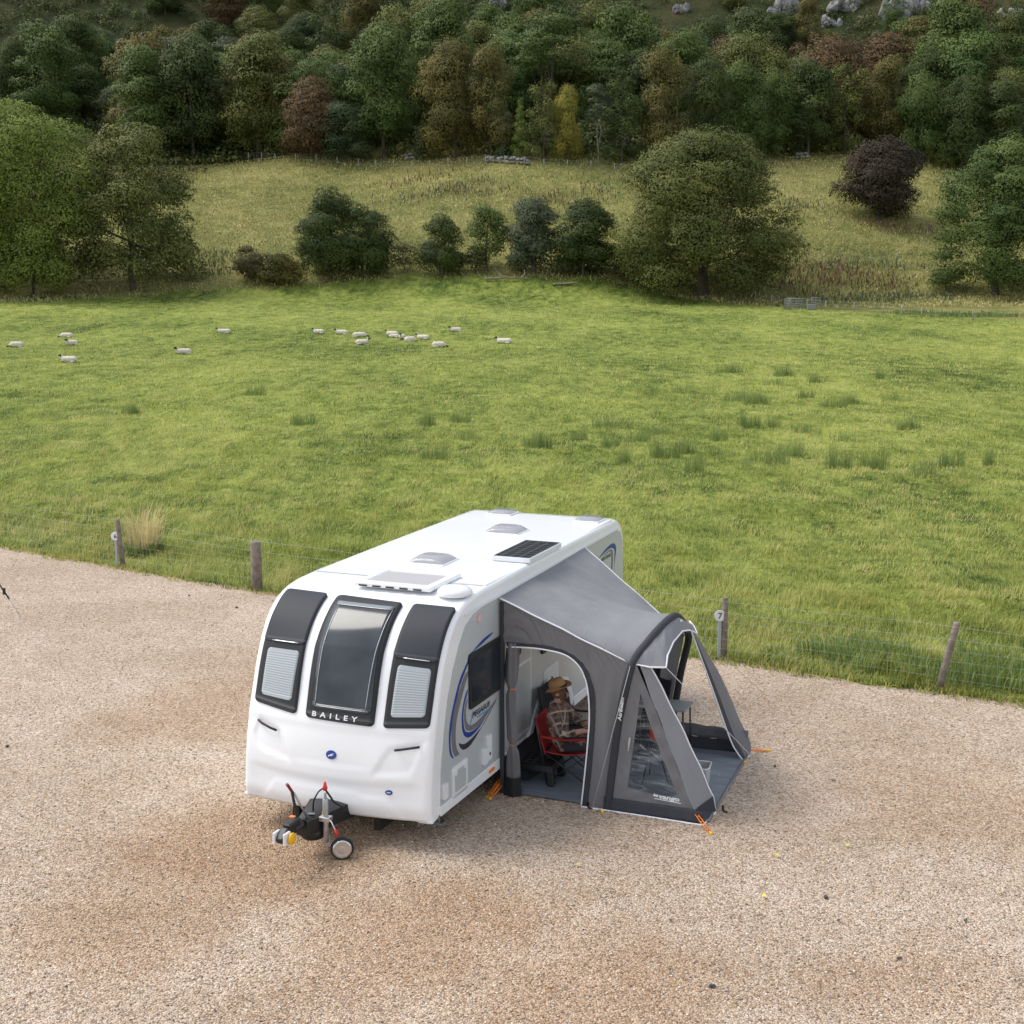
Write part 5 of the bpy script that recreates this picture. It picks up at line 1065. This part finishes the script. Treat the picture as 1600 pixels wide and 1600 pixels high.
# ------------------------------------------------------------------ person on the red chair
m_plaid = bpy.data.materials.new('checked_shirt'); t = NT(m_plaid); mp = t.n('Mapping'); t.l(t.n('TexCoord').outputs['Object'], mp.inputs[0]); mp.inputs['Rotation'].default_value = (.3, .5, .6)
sx_ = t.n('SeparateXYZ'); t.l(mp.outputs[0], sx_.inputs[0])
def stripes(o, fr, lo, ph=0): return t.math('GREATER_THAN', t.math('SINE', t.math('ADD', t.math('MULTIPLY', o, fr), ph)), lo)
c = t.mix(stripes(sx_.outputs[0], 95, .0), (.075, .048, .036), (.20, .085, .042)); c = t.mix(t.math('MULTIPLY', stripes(sx_.outputs[2], 88, .1), .6), c, (.17, .14, .14)); c = t.mix(stripes(sx_.outputs[0], 47, .93, 1.5), c, (.40, .35, .27)); c = t.mix(stripes(sx_.outputs[2], 44, .93, 1), c, (.40, .35, .27)); c = t.mix(t.math('MULTIPLY', stripes(sx_.outputs[1], 70, .90, 1), .8), c, (.30, .26, .22))
t.l(c, t.b.inputs['Base Color']); t.b.inputs['Roughness'].default_value = .9; t.bump(t.noise(14, 4, t.pos(True), .6, .8), .6, .03)
m_skin = mat('skin', (.50, .29, .21), .5, var=.08, vscale=30); m_trou = mat('dark_trousers', (.045, .045, .055), .9, bumps=.4, bscale=18); m_beard = mat('brown_beard', (.14, .075, .04), .9, bumps=.5, bscale=120); m_boot = mat('brown_boots', (.06, .035, .02), .6)
m_felt = mat('tan_felt', (.38, .215, .10), .9, var=.06, vscale=20); m_hatband = mat('dark_brown_hatband', (.055, .028, .018), .8)
J = dict(pel=(1.74, 2.72, .47), wai=(1.70, 2.72, .62), che=(1.66, 2.71, .83), nk0=(1.665, 2.70, .945), nk1=(1.69, 2.69, 1.00), hd0=(1.72, 2.68, 1.06), hd1=(1.715, 2.68, 1.16),
 shN=(1.67, 2.52, .88), elN=(1.83, 2.42, .66), wrN=(2.05, 2.56, .70), shF=(1.68, 2.89, .88), elF=(1.86, 2.98, .66), wrF=(2.06, 2.80, .70),
 hpN=(1.76, 2.62, .455), knN=(2.17, 2.55, .53), anN=(2.15, 2.56, .12), toN=(2.33, 2.54, .06), hpF=(1.76, 2.82, .455), knF=(2.18, 2.87, .53), anF=(2.20, 2.88, .12), toF=(2.38, 2.90, .06))
RR = dict(pel=.125, wai=.125, che=.14, nk0=.062, nk1=.056, hd0=.072, hd1=.082, shN=.072, elN=.052, wrN=.033, shF=.072, elF=.052, wrF=.033, hpN=.092, knN=.068, anN=.042, toN=.035, hpF=.092, knF=.068, anF=.042, toF=.035)
ED_ = [('pel', 'wai'), ('wai', 'che'), ('che', 'nk0'), ('nk0', 'nk1'), ('nk1', 'hd0'), ('hd0', 'hd1'), ('che', 'shN'), ('shN', 'elN'), ('elN', 'wrN'), ('che', 'shF'), ('shF', 'elF'), ('elF', 'wrF'), ('pel', 'hpN'), ('hpN', 'knN'), ('knN', 'anN'), ('anN', 'toN'), ('pel', 'hpF'), ('hpF', 'knF'), ('knF', 'anF'), ('anF', 'toF')]
def hand(J, RR, E, wr_, base, dirv, side, pre):
    """palm, four fingers and a thumb, lightly curled"""
    w0 = Vector(J[wr_]); d = Vector(dirv).normalized(); up = Vector((0, 0, 1)); s = d.cross(up).normalized()*side; dn = -s.cross(d).normalized()*(1 if side > 0 else -1)
    J[pre+'p'] = tuple(w0+d*.055); RR[pre+'p'] = .030; E.append((wr_, pre+'p'))
    for k in range(4):
        o = (k-1.5)*.019; L = (.036, .042, .040, .032)[k]; b = w0+d*.095+s*o; m_ = b+d*L*.8+Vector((0, 0, -.012)); e = m_+d*L*.45+Vector((0, 0, -.025))
        for q, p, r in (('a', b, .0105), ('b', m_, .009), ('c', e, .0075)): J[pre+str(k)+q] = tuple(p); RR[pre+str(k)+q] = r
        E += [(pre+'p', pre+str(k)+'a'), (pre+str(k)+'a', pre+str(k)+'b'), (pre+str(k)+'b', pre+str(k)+'c')]
    b = w0+d*.04-s*.032; e = b+d*.045-s*.014
    for q, p, r in (('ta', b, .012), ('tb', e, .009)): J[pre+q] = tuple(p); RR[pre+q] = r
    E += [(pre+'p', pre+'ta'), (pre+'ta', pre+'tb')]
hand(J, RR, ED_, 'wrN', None, (1, .25, -.05), 1, 'n'); hand(J, RR, ED_, 'wrF', None, (1, -.25, -.05), -1, 'f')
names = list(J); me = bpy.data.meshes.new('body'); me.from_pydata([J[n] for n in names], [(names.index(a), names.index(b)) for a, b in ED_], [])
pb = bpy.data.objects.new('tmp', me); COL.objects.link(pb); md = pb.modifiers.new('k', 'SKIN'); md.use_smooth_shade = True
for i, n in enumerate(names): r_ = RR[n]; me.skin_vertices[0].data[i].radius = (r_, r_*(1.0)); me.skin_vertices[0].data[i].use_root = (n == 'pel')
for n, r2 in (('che', (.15, .11)), ('wai', (.14, .11)), ('pel', (.15, .12))): me.skin_vertices[0].data[names.index(n)].radius = r2
md = pb.modifiers.new('s', 'SUBSURF'); md.levels = md.render_levels = 2
bm_ = bpy.data.meshes.new_from_object(pb.evaluated_get(bpy.context.evaluated_depsgraph_get())); bpy.data.objects.remove(pb)
prs = empty('person', Wd(1.735, 2.70, .028), YAW); tag(prs, 'person in tan brimmed hat and brown checked shirt sitting on the red chair', 'person')
pv = Vector((1.80, 2.70, .028))
for v in bm_.vertices: v.co -= pv
bo = link('body', bm_, [m_plaid, m_skin, m_trou, m_boot, m_beard], prs, True)
hc = Vector((1.725, 2.68, 1.09))-pv
for f in bm_.polygons:
    c = f.center; p = c+pv; k = 0
    if p.z > .985: k = 1
    if p.x > 1.965 and p.z > .62 and f.center.length and (abs(p.y-2.56) < .14 or abs(p.y-2.80) < .16): k = 1
    if p.z < .545 and p.x > 1.80: k = 2
    if p.z < .40: k = 2
    if p.z < .13: k = 3
    if p.z > .985 and p.z < 1.075 and p.x > 1.735: k = 4
    f.material_index = k
# facial features, ear, hair as the head's own pieces
mb = MB(); fw_ = Vector((.93, -.10, 0)).normalized(); sd_ = Vector((-fw_.y, fw_.x, 0)); H0 = Vector((1.72, 2.68, 1.10))-pv
mb.tube([H0+fw_*.070+Vector((0, 0, .020)), H0+fw_*.094+Vector((0, 0, -.005)), H0+fw_*.104+Vector((0, 0, -.020)), H0+fw_*.080+Vector((0, 0, -.026))], [.008, .011, .015, .009], 8); mb.build('nose', m_skin, prs)
for s in (-1, 1):
    mb = MB(); mb.lathe([(.004, -.006), (.018, -.005), (.026, 0), (.020, .006), (.005, .008)], H0-fw_*.004+sd_*s*.082, 12, Matrix.Rotation(pi/2, 3, 'X') @ Matrix.Scale(1.0, 3)); mb.build('ear', m_skin, prs)
    mb = MB(); mb.lathe([(.002, -.006), (.008, -.004), (.010, 0), (.008, .004), (.002, .006)], H0+fw_*.078+sd_*s*.030+Vector((0, 0, .018)), 10); mb.build('eye', m_black, prs)
mb = MB(); mb.tube([H0+fw_*.083+sd_*.024+Vector((0, 0, -.045)), H0+fw_*.091+Vector((0, 0, -.047)), H0+fw_*.083-sd_*.024+Vector((0, 0, -.045))], .006, 6); mb.build('mouth', mat('lips', (.35, .13, .10), .5), prs)
mb = MB(); mb.lathe([(.02, .055), (.070, .05), (.092, .02), (.090, -.02), (.070, -.055), (.03, -.06)], H0-fw_*.022, 18); mb.build('hair', m_beard, prs)
Mh = Matrix.Rotation(-.42, 3, 'Y') @ Matrix.Rotation(.10, 3, 'X')
ht = H0+Vector((-.020, -.002, .052)); mb = MB(); hp = []
mb.lathe([(.105, .0), (.104, .035), (.098, .085), (.082, .118), (.05, .128), (.015, .118)], ht, 28, Mh)
def brim(u, v):
    a = 2*pi*u; r = lerp(.098, .158, v); z = .004+(.045*abs(sin(a))**2.0*v*v)-.012*cos(a)*v; return ht+Mh @ Vector((r*cos(a)*1.08, r*sin(a)*.97, z))
mb.grid(brim, 40, 6); hat = mb.build('hat', m_felt, prs, solid=.004)
mb = MB(); mb.lathe([(.106, .005), (.1085, .018), (.106, .032)], ht, 28, Mh); mb.build('hat_band', m_hatband, hat)
for nm in ('N', 'F'):   # rolled cuffs
    a = Vector(J['el'+nm])-pv; b = Vector(J['wr'+nm])-pv; mb = MB(); mb.tube([a.lerp(b, .48), a.lerp(b, .62)], [.052, .050], 12); mb.build('sleeve_cuff', m_plaid, prs)
mb = MB(); mb.tube([Vector((1.64, 2.58, .93))-pv, Vector((1.60, 2.70, .965))-pv, Vector((1.64, 2.82, .93))-pv, Vector((1.74, 2.74, .925))-pv, Vector((1.74, 2.66, .925))-pv, Vector((1.64, 2.58, .93))-pv], .024, 8); mb.build('collar', m_plaid, prs)

# ================================================================== fences, sign posts, gates
m_post = mat('weathered_timber', (.20, .165, .135), .9, var=.35, vscale=9, bumps=.7, bscale=25)
m_wire = mat('fence_wire', (.40, .41, .41), .5, metal=.3)
def gz(x): return Vector((x, float(fence_y(x))+.12, 0))
wf = empty('wire_fence', (0, float(fence_y(0)), 0)); o0 = wf.location; tag(wf, 'low wire mesh stock fence on timber posts between gravel and pasture', 'fence')
tops = []
for px, py, h, w0, lx in ((193, 890, 1.03, .10, -.09), (402, 925, .98, .20, -.01), (1131, 1035, 1.02, .09, .0), (1464, 1082, 1.05, .10, .24)):
    g = gpt(px, py, 14); mb = MB(); b = Vector((g.x, g.y, -.1))-o0; t_ = Vector((g.x+lx, g.y+.02, h))-o0
    mb.tube([b, b.lerp(t_, .5), t_-Vector((0, 0, .03)), t_], [w0*.56, w0*.54, w0*.52, w0*.44], 12); mb.build('post', m_post, wf); tops.append((t_, b))
for xx in (-18, -25, 11.5, 16): g = Vector((xx, float(fence_y(xx))+.1, 0)); mb = MB(); mb.tube([g-o0-Vector((0, 0, .1)), g-o0+Vector((0, 0, 1.05))], .05, 10); mb.build('post', m_post, wf)
g = gpt(650, 960, 14); mb = MB(); mb.tube([Vector((-1.2, 24.35, -.1))-o0, Vector((-1.2, 24.35, 1.03))-o0], .055, 10); mb.build('post', m_post, wf)
mb = MB(); xs_ = np.arange(-26, 16.01, .5)
def fy2(x): return np.interp(x, [-26, -18, -8.13, -4.95, -1.2, 3.35, 6.35, 11.5, 16], [36.3+1.2, 34.3, 28.9, 26.75, 24.38, 21.67, 20.0, 17.0, 14.8])
fy_ = lambda x: float(fence_y(x))+.10 if (x < -8.2 or x > 6.4) else float(fy2(x))
for k, z in enumerate((.08, .22, .36, .50, .64, .80, .99)):
    mb.tube([Vector((x, fy_(x), z+.015*sin(x*1.3+k)))-o0 for x in xs_], (.0020 if z > .7 else .0014), 4, cap=False)
for x in np.arange(-26, 16, .17): mb.tube([Vector((x, fy_(x), .05))-o0, Vector((x+.01, fy_(x), .80))-o0], .0014, 3, cap=False)
o = mb.build('wire_mesh', m_wire, wf)
for px, py, zt, s, lab in ((1123, 1034, .72, '7', 'round white pitch number 7 sign on a grey stake beside a fence post'), (183, 889, .66, '6', 'round white pitch number 6 sign on a grey stake beside the left fence post')):
    g = gpt(px, py, 14); r = empty('pitch_sign', (g.x, g.y, .012)); tag(r, lab, 'sign', 'pitch number signs')
    mb = MB(); mb.bar((0, 0, -.05), (0, 0, zt), .05, .03, up=(0, 1, 0)); mb.build('stake', mat('grey_stake', (.36, .40, .42), .6), r, .004)
    R_ = Matrix.Rotation(pi/2, 3, 'X'); mb = MB(); mb.lathe([(.088, -.004), (.092, 0), (.088, .004)], (0, -.022, zt), 28, R_); dsk = mb.build('sign_disc', m_wplas, r)
    tm = textmesh(s, lambda u, v, o: (u-.032, -.030, zt-.045+v), .13, 1, ext=.002); tm.build('number', mat('charcoal_print', (.05, .05, .06), .6), dsk, fix=False)
# post-and-wire fence along the foot of the wood
def farfence(name, pts, step, h, lab, grp=None, r=.06, wires=3):
    P = [gpt(px, py, 135) for px, py in pts]; r_ = empty(name, P[0]); tag(r_, lab, 'fence', grp); d = 0; out = []
    for a, b in zip(P, P[1:]):
        n = max(1, int((b-a).xy.length/step))
        for k in range(n): p = a.lerp(b, k/n); out.append(Vector((p.x, p.y, float(terr(p.x, p.y)))))
    m_ = mat('pale_'+name, (.27, .24, .185), .9); base = None
    for i, p in enumerate(out):
        if base is None: mb = MB(); mb.tube([(0, 0, -.3), (0, 0, h)], r, 6); base = mb.build('post', m_, r_)
        else: c = base.copy(); COL.objects.link(c); c.parent = r_; c.location = p-P[0]; c.scale.z = .92+.12*random.random()
    mb = MB()
    for k in range(wires): mb.tube([p-P[0]+Vector((0, 0, h*(.35+.28*k))) for p in out], .006, 3, cap=False)
    mb.build('wire', m_wire, r_); return r_
farfence('post_fence', [(225, 225), (262, 244), (310, 250), (430, 254), (560, 262), (700, 263), (850, 264), (960, 270), (1040, 276)], 3.2, 1.45, 'long fence of pale posts along the top of the hill meadow below the wood')
farfence('post_fence', [(1405, 246), (1450, 256), (1500, 268)], 2.2, 1.3, 'short dark fence on the meadow right of the copper tree')
farfence('post_fence', [(1180, 470), (1290, 486), (1380, 490), (1440, 497), (1520, 500), (1600, 505), (1700, 508)], 3.0, 1.1, 'thin post fence along the far right edge of the pasture')
farfence('post_fence', [(1245, 412), (1320, 414), (1400, 410), (1460, 405)], 3.0, 1.2, 'line of thin posts on the lower meadow between the two large trees')
g = gpt(1255, 484, 130); gt = empty('livestock_hurdles', g); tag(gt, 'grey metal livestock hurdles at the pasture edge right of the huge spreading tree', 'hurdle')
m_hurd = mat('dull_steel', (.20, .21, .20), .6)
def hurdle(a, b, z1=1.15, bars=5):
    a, b = Vector(a), Vector(b); mb = MB()
    for k in range(bars): z = .15+(z1-.15)*k/(bars-1); mb.tube([a+Vector((0, 0, z)), b+Vector((0, 0, z))], .035, 5)
    for q in (0, .5, 1): p = a.lerp(b, q); mb.tube([p, p+Vector((0, 0, z1))], .035, 5)
    mb.build('hurdle_panel', m_hurd, gt)
hurdle((-1.6, 1.5, 0), (1.3, 1.6, 0)); hurdle((-1.7, 1.5, 0), (-1.5, 0, 0)); hurdle((-1.4, -.1, 0), (-.2, -.2, 0)); hurdle((1.0, .8, .3), (1.9, .6, .3), .95, 4); mb = MB(); mb.box((.8, -.4, .3), (.9, .5, .55)); mb.build('feed_trough', m_hurd, gt, .05)
# dry stone walls and rocks at the foot of the wood and on the crag
m_rock = mat('pale_rock', (.22, .215, .205), .9, var=.5, vscale=1.1, bumps=.9, bscale=2.5)
def rock(r, seed, name='rock', par=None, loc=(0, 0, 0), fl=.6, m=m_rock):
    bm = bmesh.new(); bmesh.ops.create_icosphere(bm, subdivisions=3 if r > .5 else 2, radius=1); rg = random.Random(seed)
    for v in bm.verts: k = 1+.28*sin(3*v.co.x+seed)+.22*sin(4*v.co.y*1.3+seed*2)+rg.uniform(-.1, .1); v.co = Vector((v.co.x*r*k, v.co.y*r*k*.8, v.co.z*r*k*fl))
    me = bpy.data.meshes.new(name); bm.to_mesh(me); bm.free(); return link(name, me, m, par, loc=loc)
def wall(pts, lab, k0):
    P = [gpt(px, py, 135) for px, py in pts]; r_ = empty('dry_stone_wall', P[0]); tag(r_, lab, 'stone wall', 'stone walls at the foot of the wood'); 
    mb = MB(); rg = random.Random(k0); bm = bmesh.new()
    for a, b in zip(P, P[1:]):
        n = max(2, int((b-a).length/.55))
        for k in range(n):
            p = a.lerp(b, k/n)
            for row in range(2):
                res = bmesh.ops.create_icosphere(bm, subdivisions=1, radius=.36*rg.uniform(.7, 1.15)); q = p-P[0]+Vector((rg.uniform(-.2, .2), rg.uniform(-.2, .2), .15+row*.4+rg.uniform(-.1, .1)))
                for v in res['verts']: v.co = Vector((v.co.x*1.2, v.co.y, v.co.z*.7))*rg.uniform(.85, 1.15)+q
    me = bpy.data.meshes.new('stones'); bm.to_mesh(me); bm.free(); link('stones', me, m_rock, r_)
wall([(758, 252), (790, 253), (830, 257)], 'broken dry stone wall below the bright green pointed tree', 1); wall([(634, 248), (655, 246)], 'short stone heap left of the brown-tinged tree at the wood foot', 2)
wall([(1245, 247), (1268, 246)], 'small stone heap at the top of the right-hand meadow', 3); wall([(108, 214), (142, 218)], 'pale stone heap on the slope above the left trees', 4); wall([(255, 406), (278, 408)], 'stones showing behind the lower branches of the left oak', 5)
CR = [(1062, 18, 2.2), (1172, 26, 2), (1222, 16, 5), (1300, 38, 3), (1320, 14, 5), (1412, 20, 7), (1408, 62, 3), (1430, 10, 4), (1505, 24, 5), (1470, 76, 5), (1492, 60, 4), (1545, 40, 4), (1585, 30, 4), (780, 8, 3), (80, 152, 1.5), (130, 178, 1.5), (150, 184, 1.2)]
for k, (px, py, r_) in enumerate(sorted(CR)):
    g = gpt(px, py, 150); bm = bmesh.new(); rg = random.Random(k); r_ *= 1.25
    for j in range(9):
        res = bmesh.ops.create_icosphere(bm, subdivisions=2, radius=1); q = Vector((rg.uniform(-1, 1)*r_*.55, rg.uniform(-.5, .5)*r_*.4, rg.uniform(-.3, .6)*r_*.5)); sc_ = [r_*rg.uniform(.12, .32) for _ in range(3)]; R_ = Matrix.Rotation(rg.uniform(-.6, .6), 3, 'Y') @ Matrix.Rotation(rg.uniform(0, 6), 3, 'Z')
        for v in res['verts']: w_ = R_ @ Vector((v.co.x*sc_[0], v.co.y*sc_[1], v.co.z*sc_[2]*1.5)); v.co = w_*(1+rg.uniform(-.22, .22))+q
    me = bpy.data.meshes.new('rock_outcrop'); bm.to_mesh(me); bm.free(); o = link('rock_outcrop', me, m_rock, None, loc=(g.x, g.y, g.z)); tag(o, 'pale grey rock outcrop on the hillside, %s outcrop from the left' % ordw(k), 'rock', 'rock outcrops on the hill')
# fallen branches
m_dead = mat('bleached_wood', (.24, .20, .16), .9, var=.3, vscale=3)
for nm, px, py, lab, segs in (('fallen_branch', 790, 440, 'bleached fallen tree limb with an upright fork in front of the hedgerow', [[(-2.4, 0, .3), (-1.2, .1, .35), (0, 0, .45), (1.6, -.2, .4), (3.2, .1, .2)], [(-.2, 0, .4), (-.9, .2, 1.0), (-1.3, .1, 1.6)], [(1.8, -.1, .3), (2.3, .2, .9), (2.2, .2, 1.4)], [(-2.2, 0, .2), (-2.4, .1, .7)], [(.6, 0, .4), (1.3, -.6, .5)]]),
                              ('fallen_branch', 888, 447, 'smaller flat pile of dead branches right of the forked limb', [[(-1.8, 0, .15), (0, .1, .3), (1.2, 0, .25)], [(-.6, -.3, .2), (.8, -.2, .35), (1.1, -.3, .2)], [(-1.2, .3, .2), (.4, .3, .3)]])):
    g = gpt(px, py, 120); mb = MB()
    for sg in segs: mb.tube([Vector(spl(sg, i/8))+Vector((0, 0, .03*sin(i*2))) for i in range(9)], [.13-.011*i for i in range(9)], 7)
    o = mb.build(nm, m_dead, None, loc=g); tag(o, lab, 'fallen branch', 'fallen branches in the pasture')

# ------------------------------------------------------------------ sheep
m_wool = mat('cream_wool', (.62, .56, .47), .95, var=.10, vscale=9, bumps=.8, bscale=30); m_face = mat('dark_face', (.02, .018, .018), .7)
def sheepmesh(pose):
    """lying sheep, head towards +x; pose: 'up' head raised, 'down' head on the ground, 'graze' standing"""
    bm = bmesh.new()
    def ell(c, r, rot=None):
        res = bmesh.ops.create_icosphere(bm, subdivisions=3, radius=1)
        for v in res['verts']: q = Vector((v.co.x*r[0], v.co.y*r[1], v.co.z*r[2])); q = rot @ q if rot else q; v.co = q+Vector(c)
    up = pose == 'up'; z0 = .26 if pose != 'graze' else .62
    ell((-.02, 0, z0), (.50, .27, .27)); ell((-.30, 0, z0+.01), (.26, .27, .26)); ell((.25, 0, z0+.02), (.27, .24, .25)); ell((-.52, 0, z0-.02), (.07, .05, .12))
    if up: ell((.47, 0, z0+.17), (.13, .11, .20), Matrix.Rotation(.5, 3, 'Y')); ell((.60, 0, z0+.36), (.155, .075, .085), Matrix.Rotation(.35, 3, 'Y')); hx, hz = .60, z0+.36
    else: ell((.50, 0, z0-.04), (.18, .11, .13), Matrix.Rotation(.5, 3, 'Y')); ell((.68, .02, max(.10, z0-.16)), (.15, .075, .08), Matrix.Rotation(.35, 3, 'Y')); hx, hz = .68, max(.10, z0-.16)
    for s in (-1, 1):
        ell((hx-.07, s*.10, hz+.04), (.03, .065, .022))
        if pose != 'graze':
            ell((.34, s*.16, .07), (.20, .045, .05)); ell((-.28, s*.24, .08), (.20, .06, .07))
        else:
            for lx in (-.32, .27):
                ell((lx, s*.12, .40), (.09, .07, .16)); ell((lx+(.03 if lx < 0 else 0), s*.12, .20), (.035, .032, .22))
    me = bpy.data.meshes.new('s'); bm.to_mesh(me); bm.free(); o = bpy.data.objects.new('s', me); COL.objects.link(o)
    md = o.modifiers.new('r', 'REMESH'); md.mode = 'VOXEL'; md.voxel_size = .026; md.use_smooth_shade = True; md2 = o.modifiers.new('m', 'SMOOTH'); md2.factor = .5; md2.iterations = 3
    m2 = bpy.data.meshes.new_from_object(o.evaluated_get(bpy.context.evaluated_depsgraph_get())); bpy.data.objects.remove(o); m2.name = 'sheep'
    m2.materials.append(m_wool); m2.materials.append(m_face)
    for f in m2.polygons:
        c = f.center; k = 0
        if c.x > hx-.09 and abs(c.z-hz) < .13: k = 1
        if pose != 'graze' and c.z < .11 and abs(c.y) > .13 and c.x > .3: k = 1
        if pose == 'graze' and c.z < .28 and c.x < .45: k = 1
        f.material_index = k
    for v in m2.vertices:
        if v.co.x < hx-.12 and v.co.z > .1: q = .010*sin(v.co.x*60)*sin(v.co.y*55+v.co.z*50); v.co += v.normal*q
    return m2
SH = {p: sheepmesh(p) for p in ('up', 'down')}
SHEEP = [(26, 541, 'down', 195, 'sheep at the far left edge of the pasture with its head low'), (104, 526, 'down', 180, 'sheep lying highest of the three in the left group'),
 (112, 538, 'up', 250, 'sheep facing the camera between the two others of the left group'), (108, 565, 'up', 180, 'nearest sheep, lying lowest of the three in the left group'),
 (287, 552, 'up', 215, 'single sheep lying between the left group and the middle flock'), (350, 519, 'up', 185, 'single small sheep facing left, higher in the field than its neighbours'),
 (498, 520, 'up', 180, 'leftmost sheep of the middle flock, lying flat'), (534, 521, 'up', 185, 'second sheep from the left in the middle flock'),
 (562, 525, 'down', 0, 'third sheep from the left in the middle flock, head to the right'), (566, 537, 'up', 5, 'sheep lying just below the third one of the middle flock'),
 (613, 523, 'up', 165, 'upper sheep with dark face at the left of the tight cluster'), (628, 528, 'up', 262, 'sheep facing the camera in the middle of the tight cluster'),
 (641, 533, 'down', 40, 'lowest sheep of the tight cluster, seen from behind'), (661, 529, 'up', 170, 'right sheep of the tight cluster with dark face turned left'),
 (616, 526, 'down', 175, 'lamb tucked below the upper sheep of the tight cluster'), (686, 541, 'down', 0, 'sheep lying below and right of the tight cluster, head to the right'),
 (712, 517, 'up', 200, 'small distant sheep above and right of the tight cluster'), (788, 535, 'up', 165, 'rightmost sheep in the field, lying alone')]
for k, (px, py, ps, a, lab) in enumerate(SHEEP):
    g = gpt(px, py+2, 60); o = bpy.data.objects.new('sheep', SH[ps]); COL.objects.link(o); s = (.72 if 'lamb' in lab else 1.0)*(.92 if py > 530 else .86); o.location = (g.x, g.y, g.z+.02); o.rotation_euler.z = radians(a); o.scale = (s*(.95+.1*(k % 3)), s, s*(.80 if ps == 'up' else .86)); tag(o, lab, 'sheep', 'sheep lying in the pasture')

# ------------------------------------------------------------------ small things on the gravel
g0 = gpt(34, 972, 14); sp_ = empty('guy_strap', g0); tag(sp_, 'black and white storm strap pegged to the gravel at the left edge', 'strap')
a = Vector((0, 0, .02)); b = Vector((-.62, .15, .95)); mb = MB(); mb.bar(a.lerp(b, .35), b+(b-a)*.8, .035, .008); mb.build('webbing', m_blackf, sp_)
mb = MB(); mb.tube([a, a.lerp(b, .36)], .006, 6); mb.build('cord', m_cord, sp_); mb = MB(); mb.box(a.lerp(b, .5), (.05, .03, .12)); mb.build('buckle', m_black, sp_, .005); mb = MB(); mb.tube([(-.01, 0, .03), (.07, -.05, -.02)], .008, 6); mb.build('peg', m_galv, sp_)
def stones(name, n, m, rmin, rmax, seed, lab):
    rg = np.random.default_rng(seed); y = 8.8+(34-8.8)*rg.random(n)**1.7; x = (rg.random(n)*2-1)*(y*.38+.5); k = (y < fence_y(x)-.05); x, y = x[k], y[k]; n = len(x)
    bm = bmesh.new(); bmesh.ops.create_icosphere(bm, subdivisions=1, radius=1); bv = np.array([v.co[:] for v in bm.verts]); bf = np.array([[v.index for v in f.verts] for f in bm.faces]); bm.free()
    r = rmin+(rmax-rmin)*rg.random(n)**2.5; s = np.stack([r*(.8+.6*rg.random(n)), r*(.6+.5*rg.random(n)), r*(.35+.35*rg.random(n))], 1); a = rg.random(n)*6.28
    V = bv[None]*s[:, None]*(1+.18*rg.normal(size=(n, len(bv), 1))); c, q = np.cos(a)[:, None], np.sin(a)[:, None]
    V = np.stack([V[..., 0]*c-V[..., 1]*q+x[:, None], V[..., 0]*q+V[..., 1]*c+y[:, None], V[..., 2]+.014+s[:, 2:3]*.3], 2)
    Fc = (bf[None]+(np.arange(n)*len(bv))[:, None, None]).reshape(-1, 3); me = npmesh(name, V.reshape(-1, 3), Fc, attr={'rnd': np.repeat(rg.random(n), len(bf))}); o = link(name, me, m); return tag(o, lab, kind='stuff')
m_st = bpy.data.materials.new('loose_stones'); t = NT(m_st); a_ = t.n('Attribute'); a_.attribute_name = 'rnd'
c = t.ramp(a_.outputs['Fac'], [(0, (.12, .085, .06)), (.2, (.30, .21, .135)), (.45, (.48, .38, .275)), (.7, (.64, .54, .43)), (.88, (.80, .74, .66)), (.96, (.10, .10, .11)), (1, (.58, .34, .10))]); t.l(c, t.b.inputs['Base Color']); t.b.inputs['Roughness'].default_value = .8
stones('loose_gravel', 75000, m_st, .005, .0135, 5, 'loose stones of the pale tan gravel')
m_dst = mat('dark_stone', (.07, .075, .08), .7)
DS = [(1182, 1295), (1210, 1205), (1290, 1417), (1310, 1452), (1405, 1508), (1112, 1555), (1047, 1447), (1508, 1443), (12, 1175), (153, 932), (296, 935), (370, 952), (1300, 1225)]
for k, (px, py) in enumerate(DS):
    g = gpt(px, py, 8); o = rock(.014+.006*(k % 3), k, 'dark_stone', None, (g.x, g.y, .03), .6, m_dst); tag(o, 'dark stone lying on the gravel, %s dark stone from the left' % ordw(sorted(DS).index((px, py))), 'stone', 'dark stones scattered on the gravel')
m_lf = mat('yellow_leaf', (.75, .60, .05), .7)
for px, py, n_ in ((1214, 1344, 'third'), (1324, 1327, 'rightmost'), (1193, 1417, 'second'), (903, 1365, 'leftmost')):
    g = gpt(px, py, 8); mb = MB(); mb.add([(0, -.03, .03), (.022, 0, .034), (0, .035, .045), (-.022, 0, .030)], [(0, 1, 2, 3)]); o = mb.build('fallen_leaf', m_lf, None, solid=.002, loc=(g.x, g.y, .012)); o.rotation_euler.z = px; tag(o, 'small yellow fallen leaf on the gravel, %s of the four leaves' % n_, 'leaf', 'yellow leaves on the gravel')
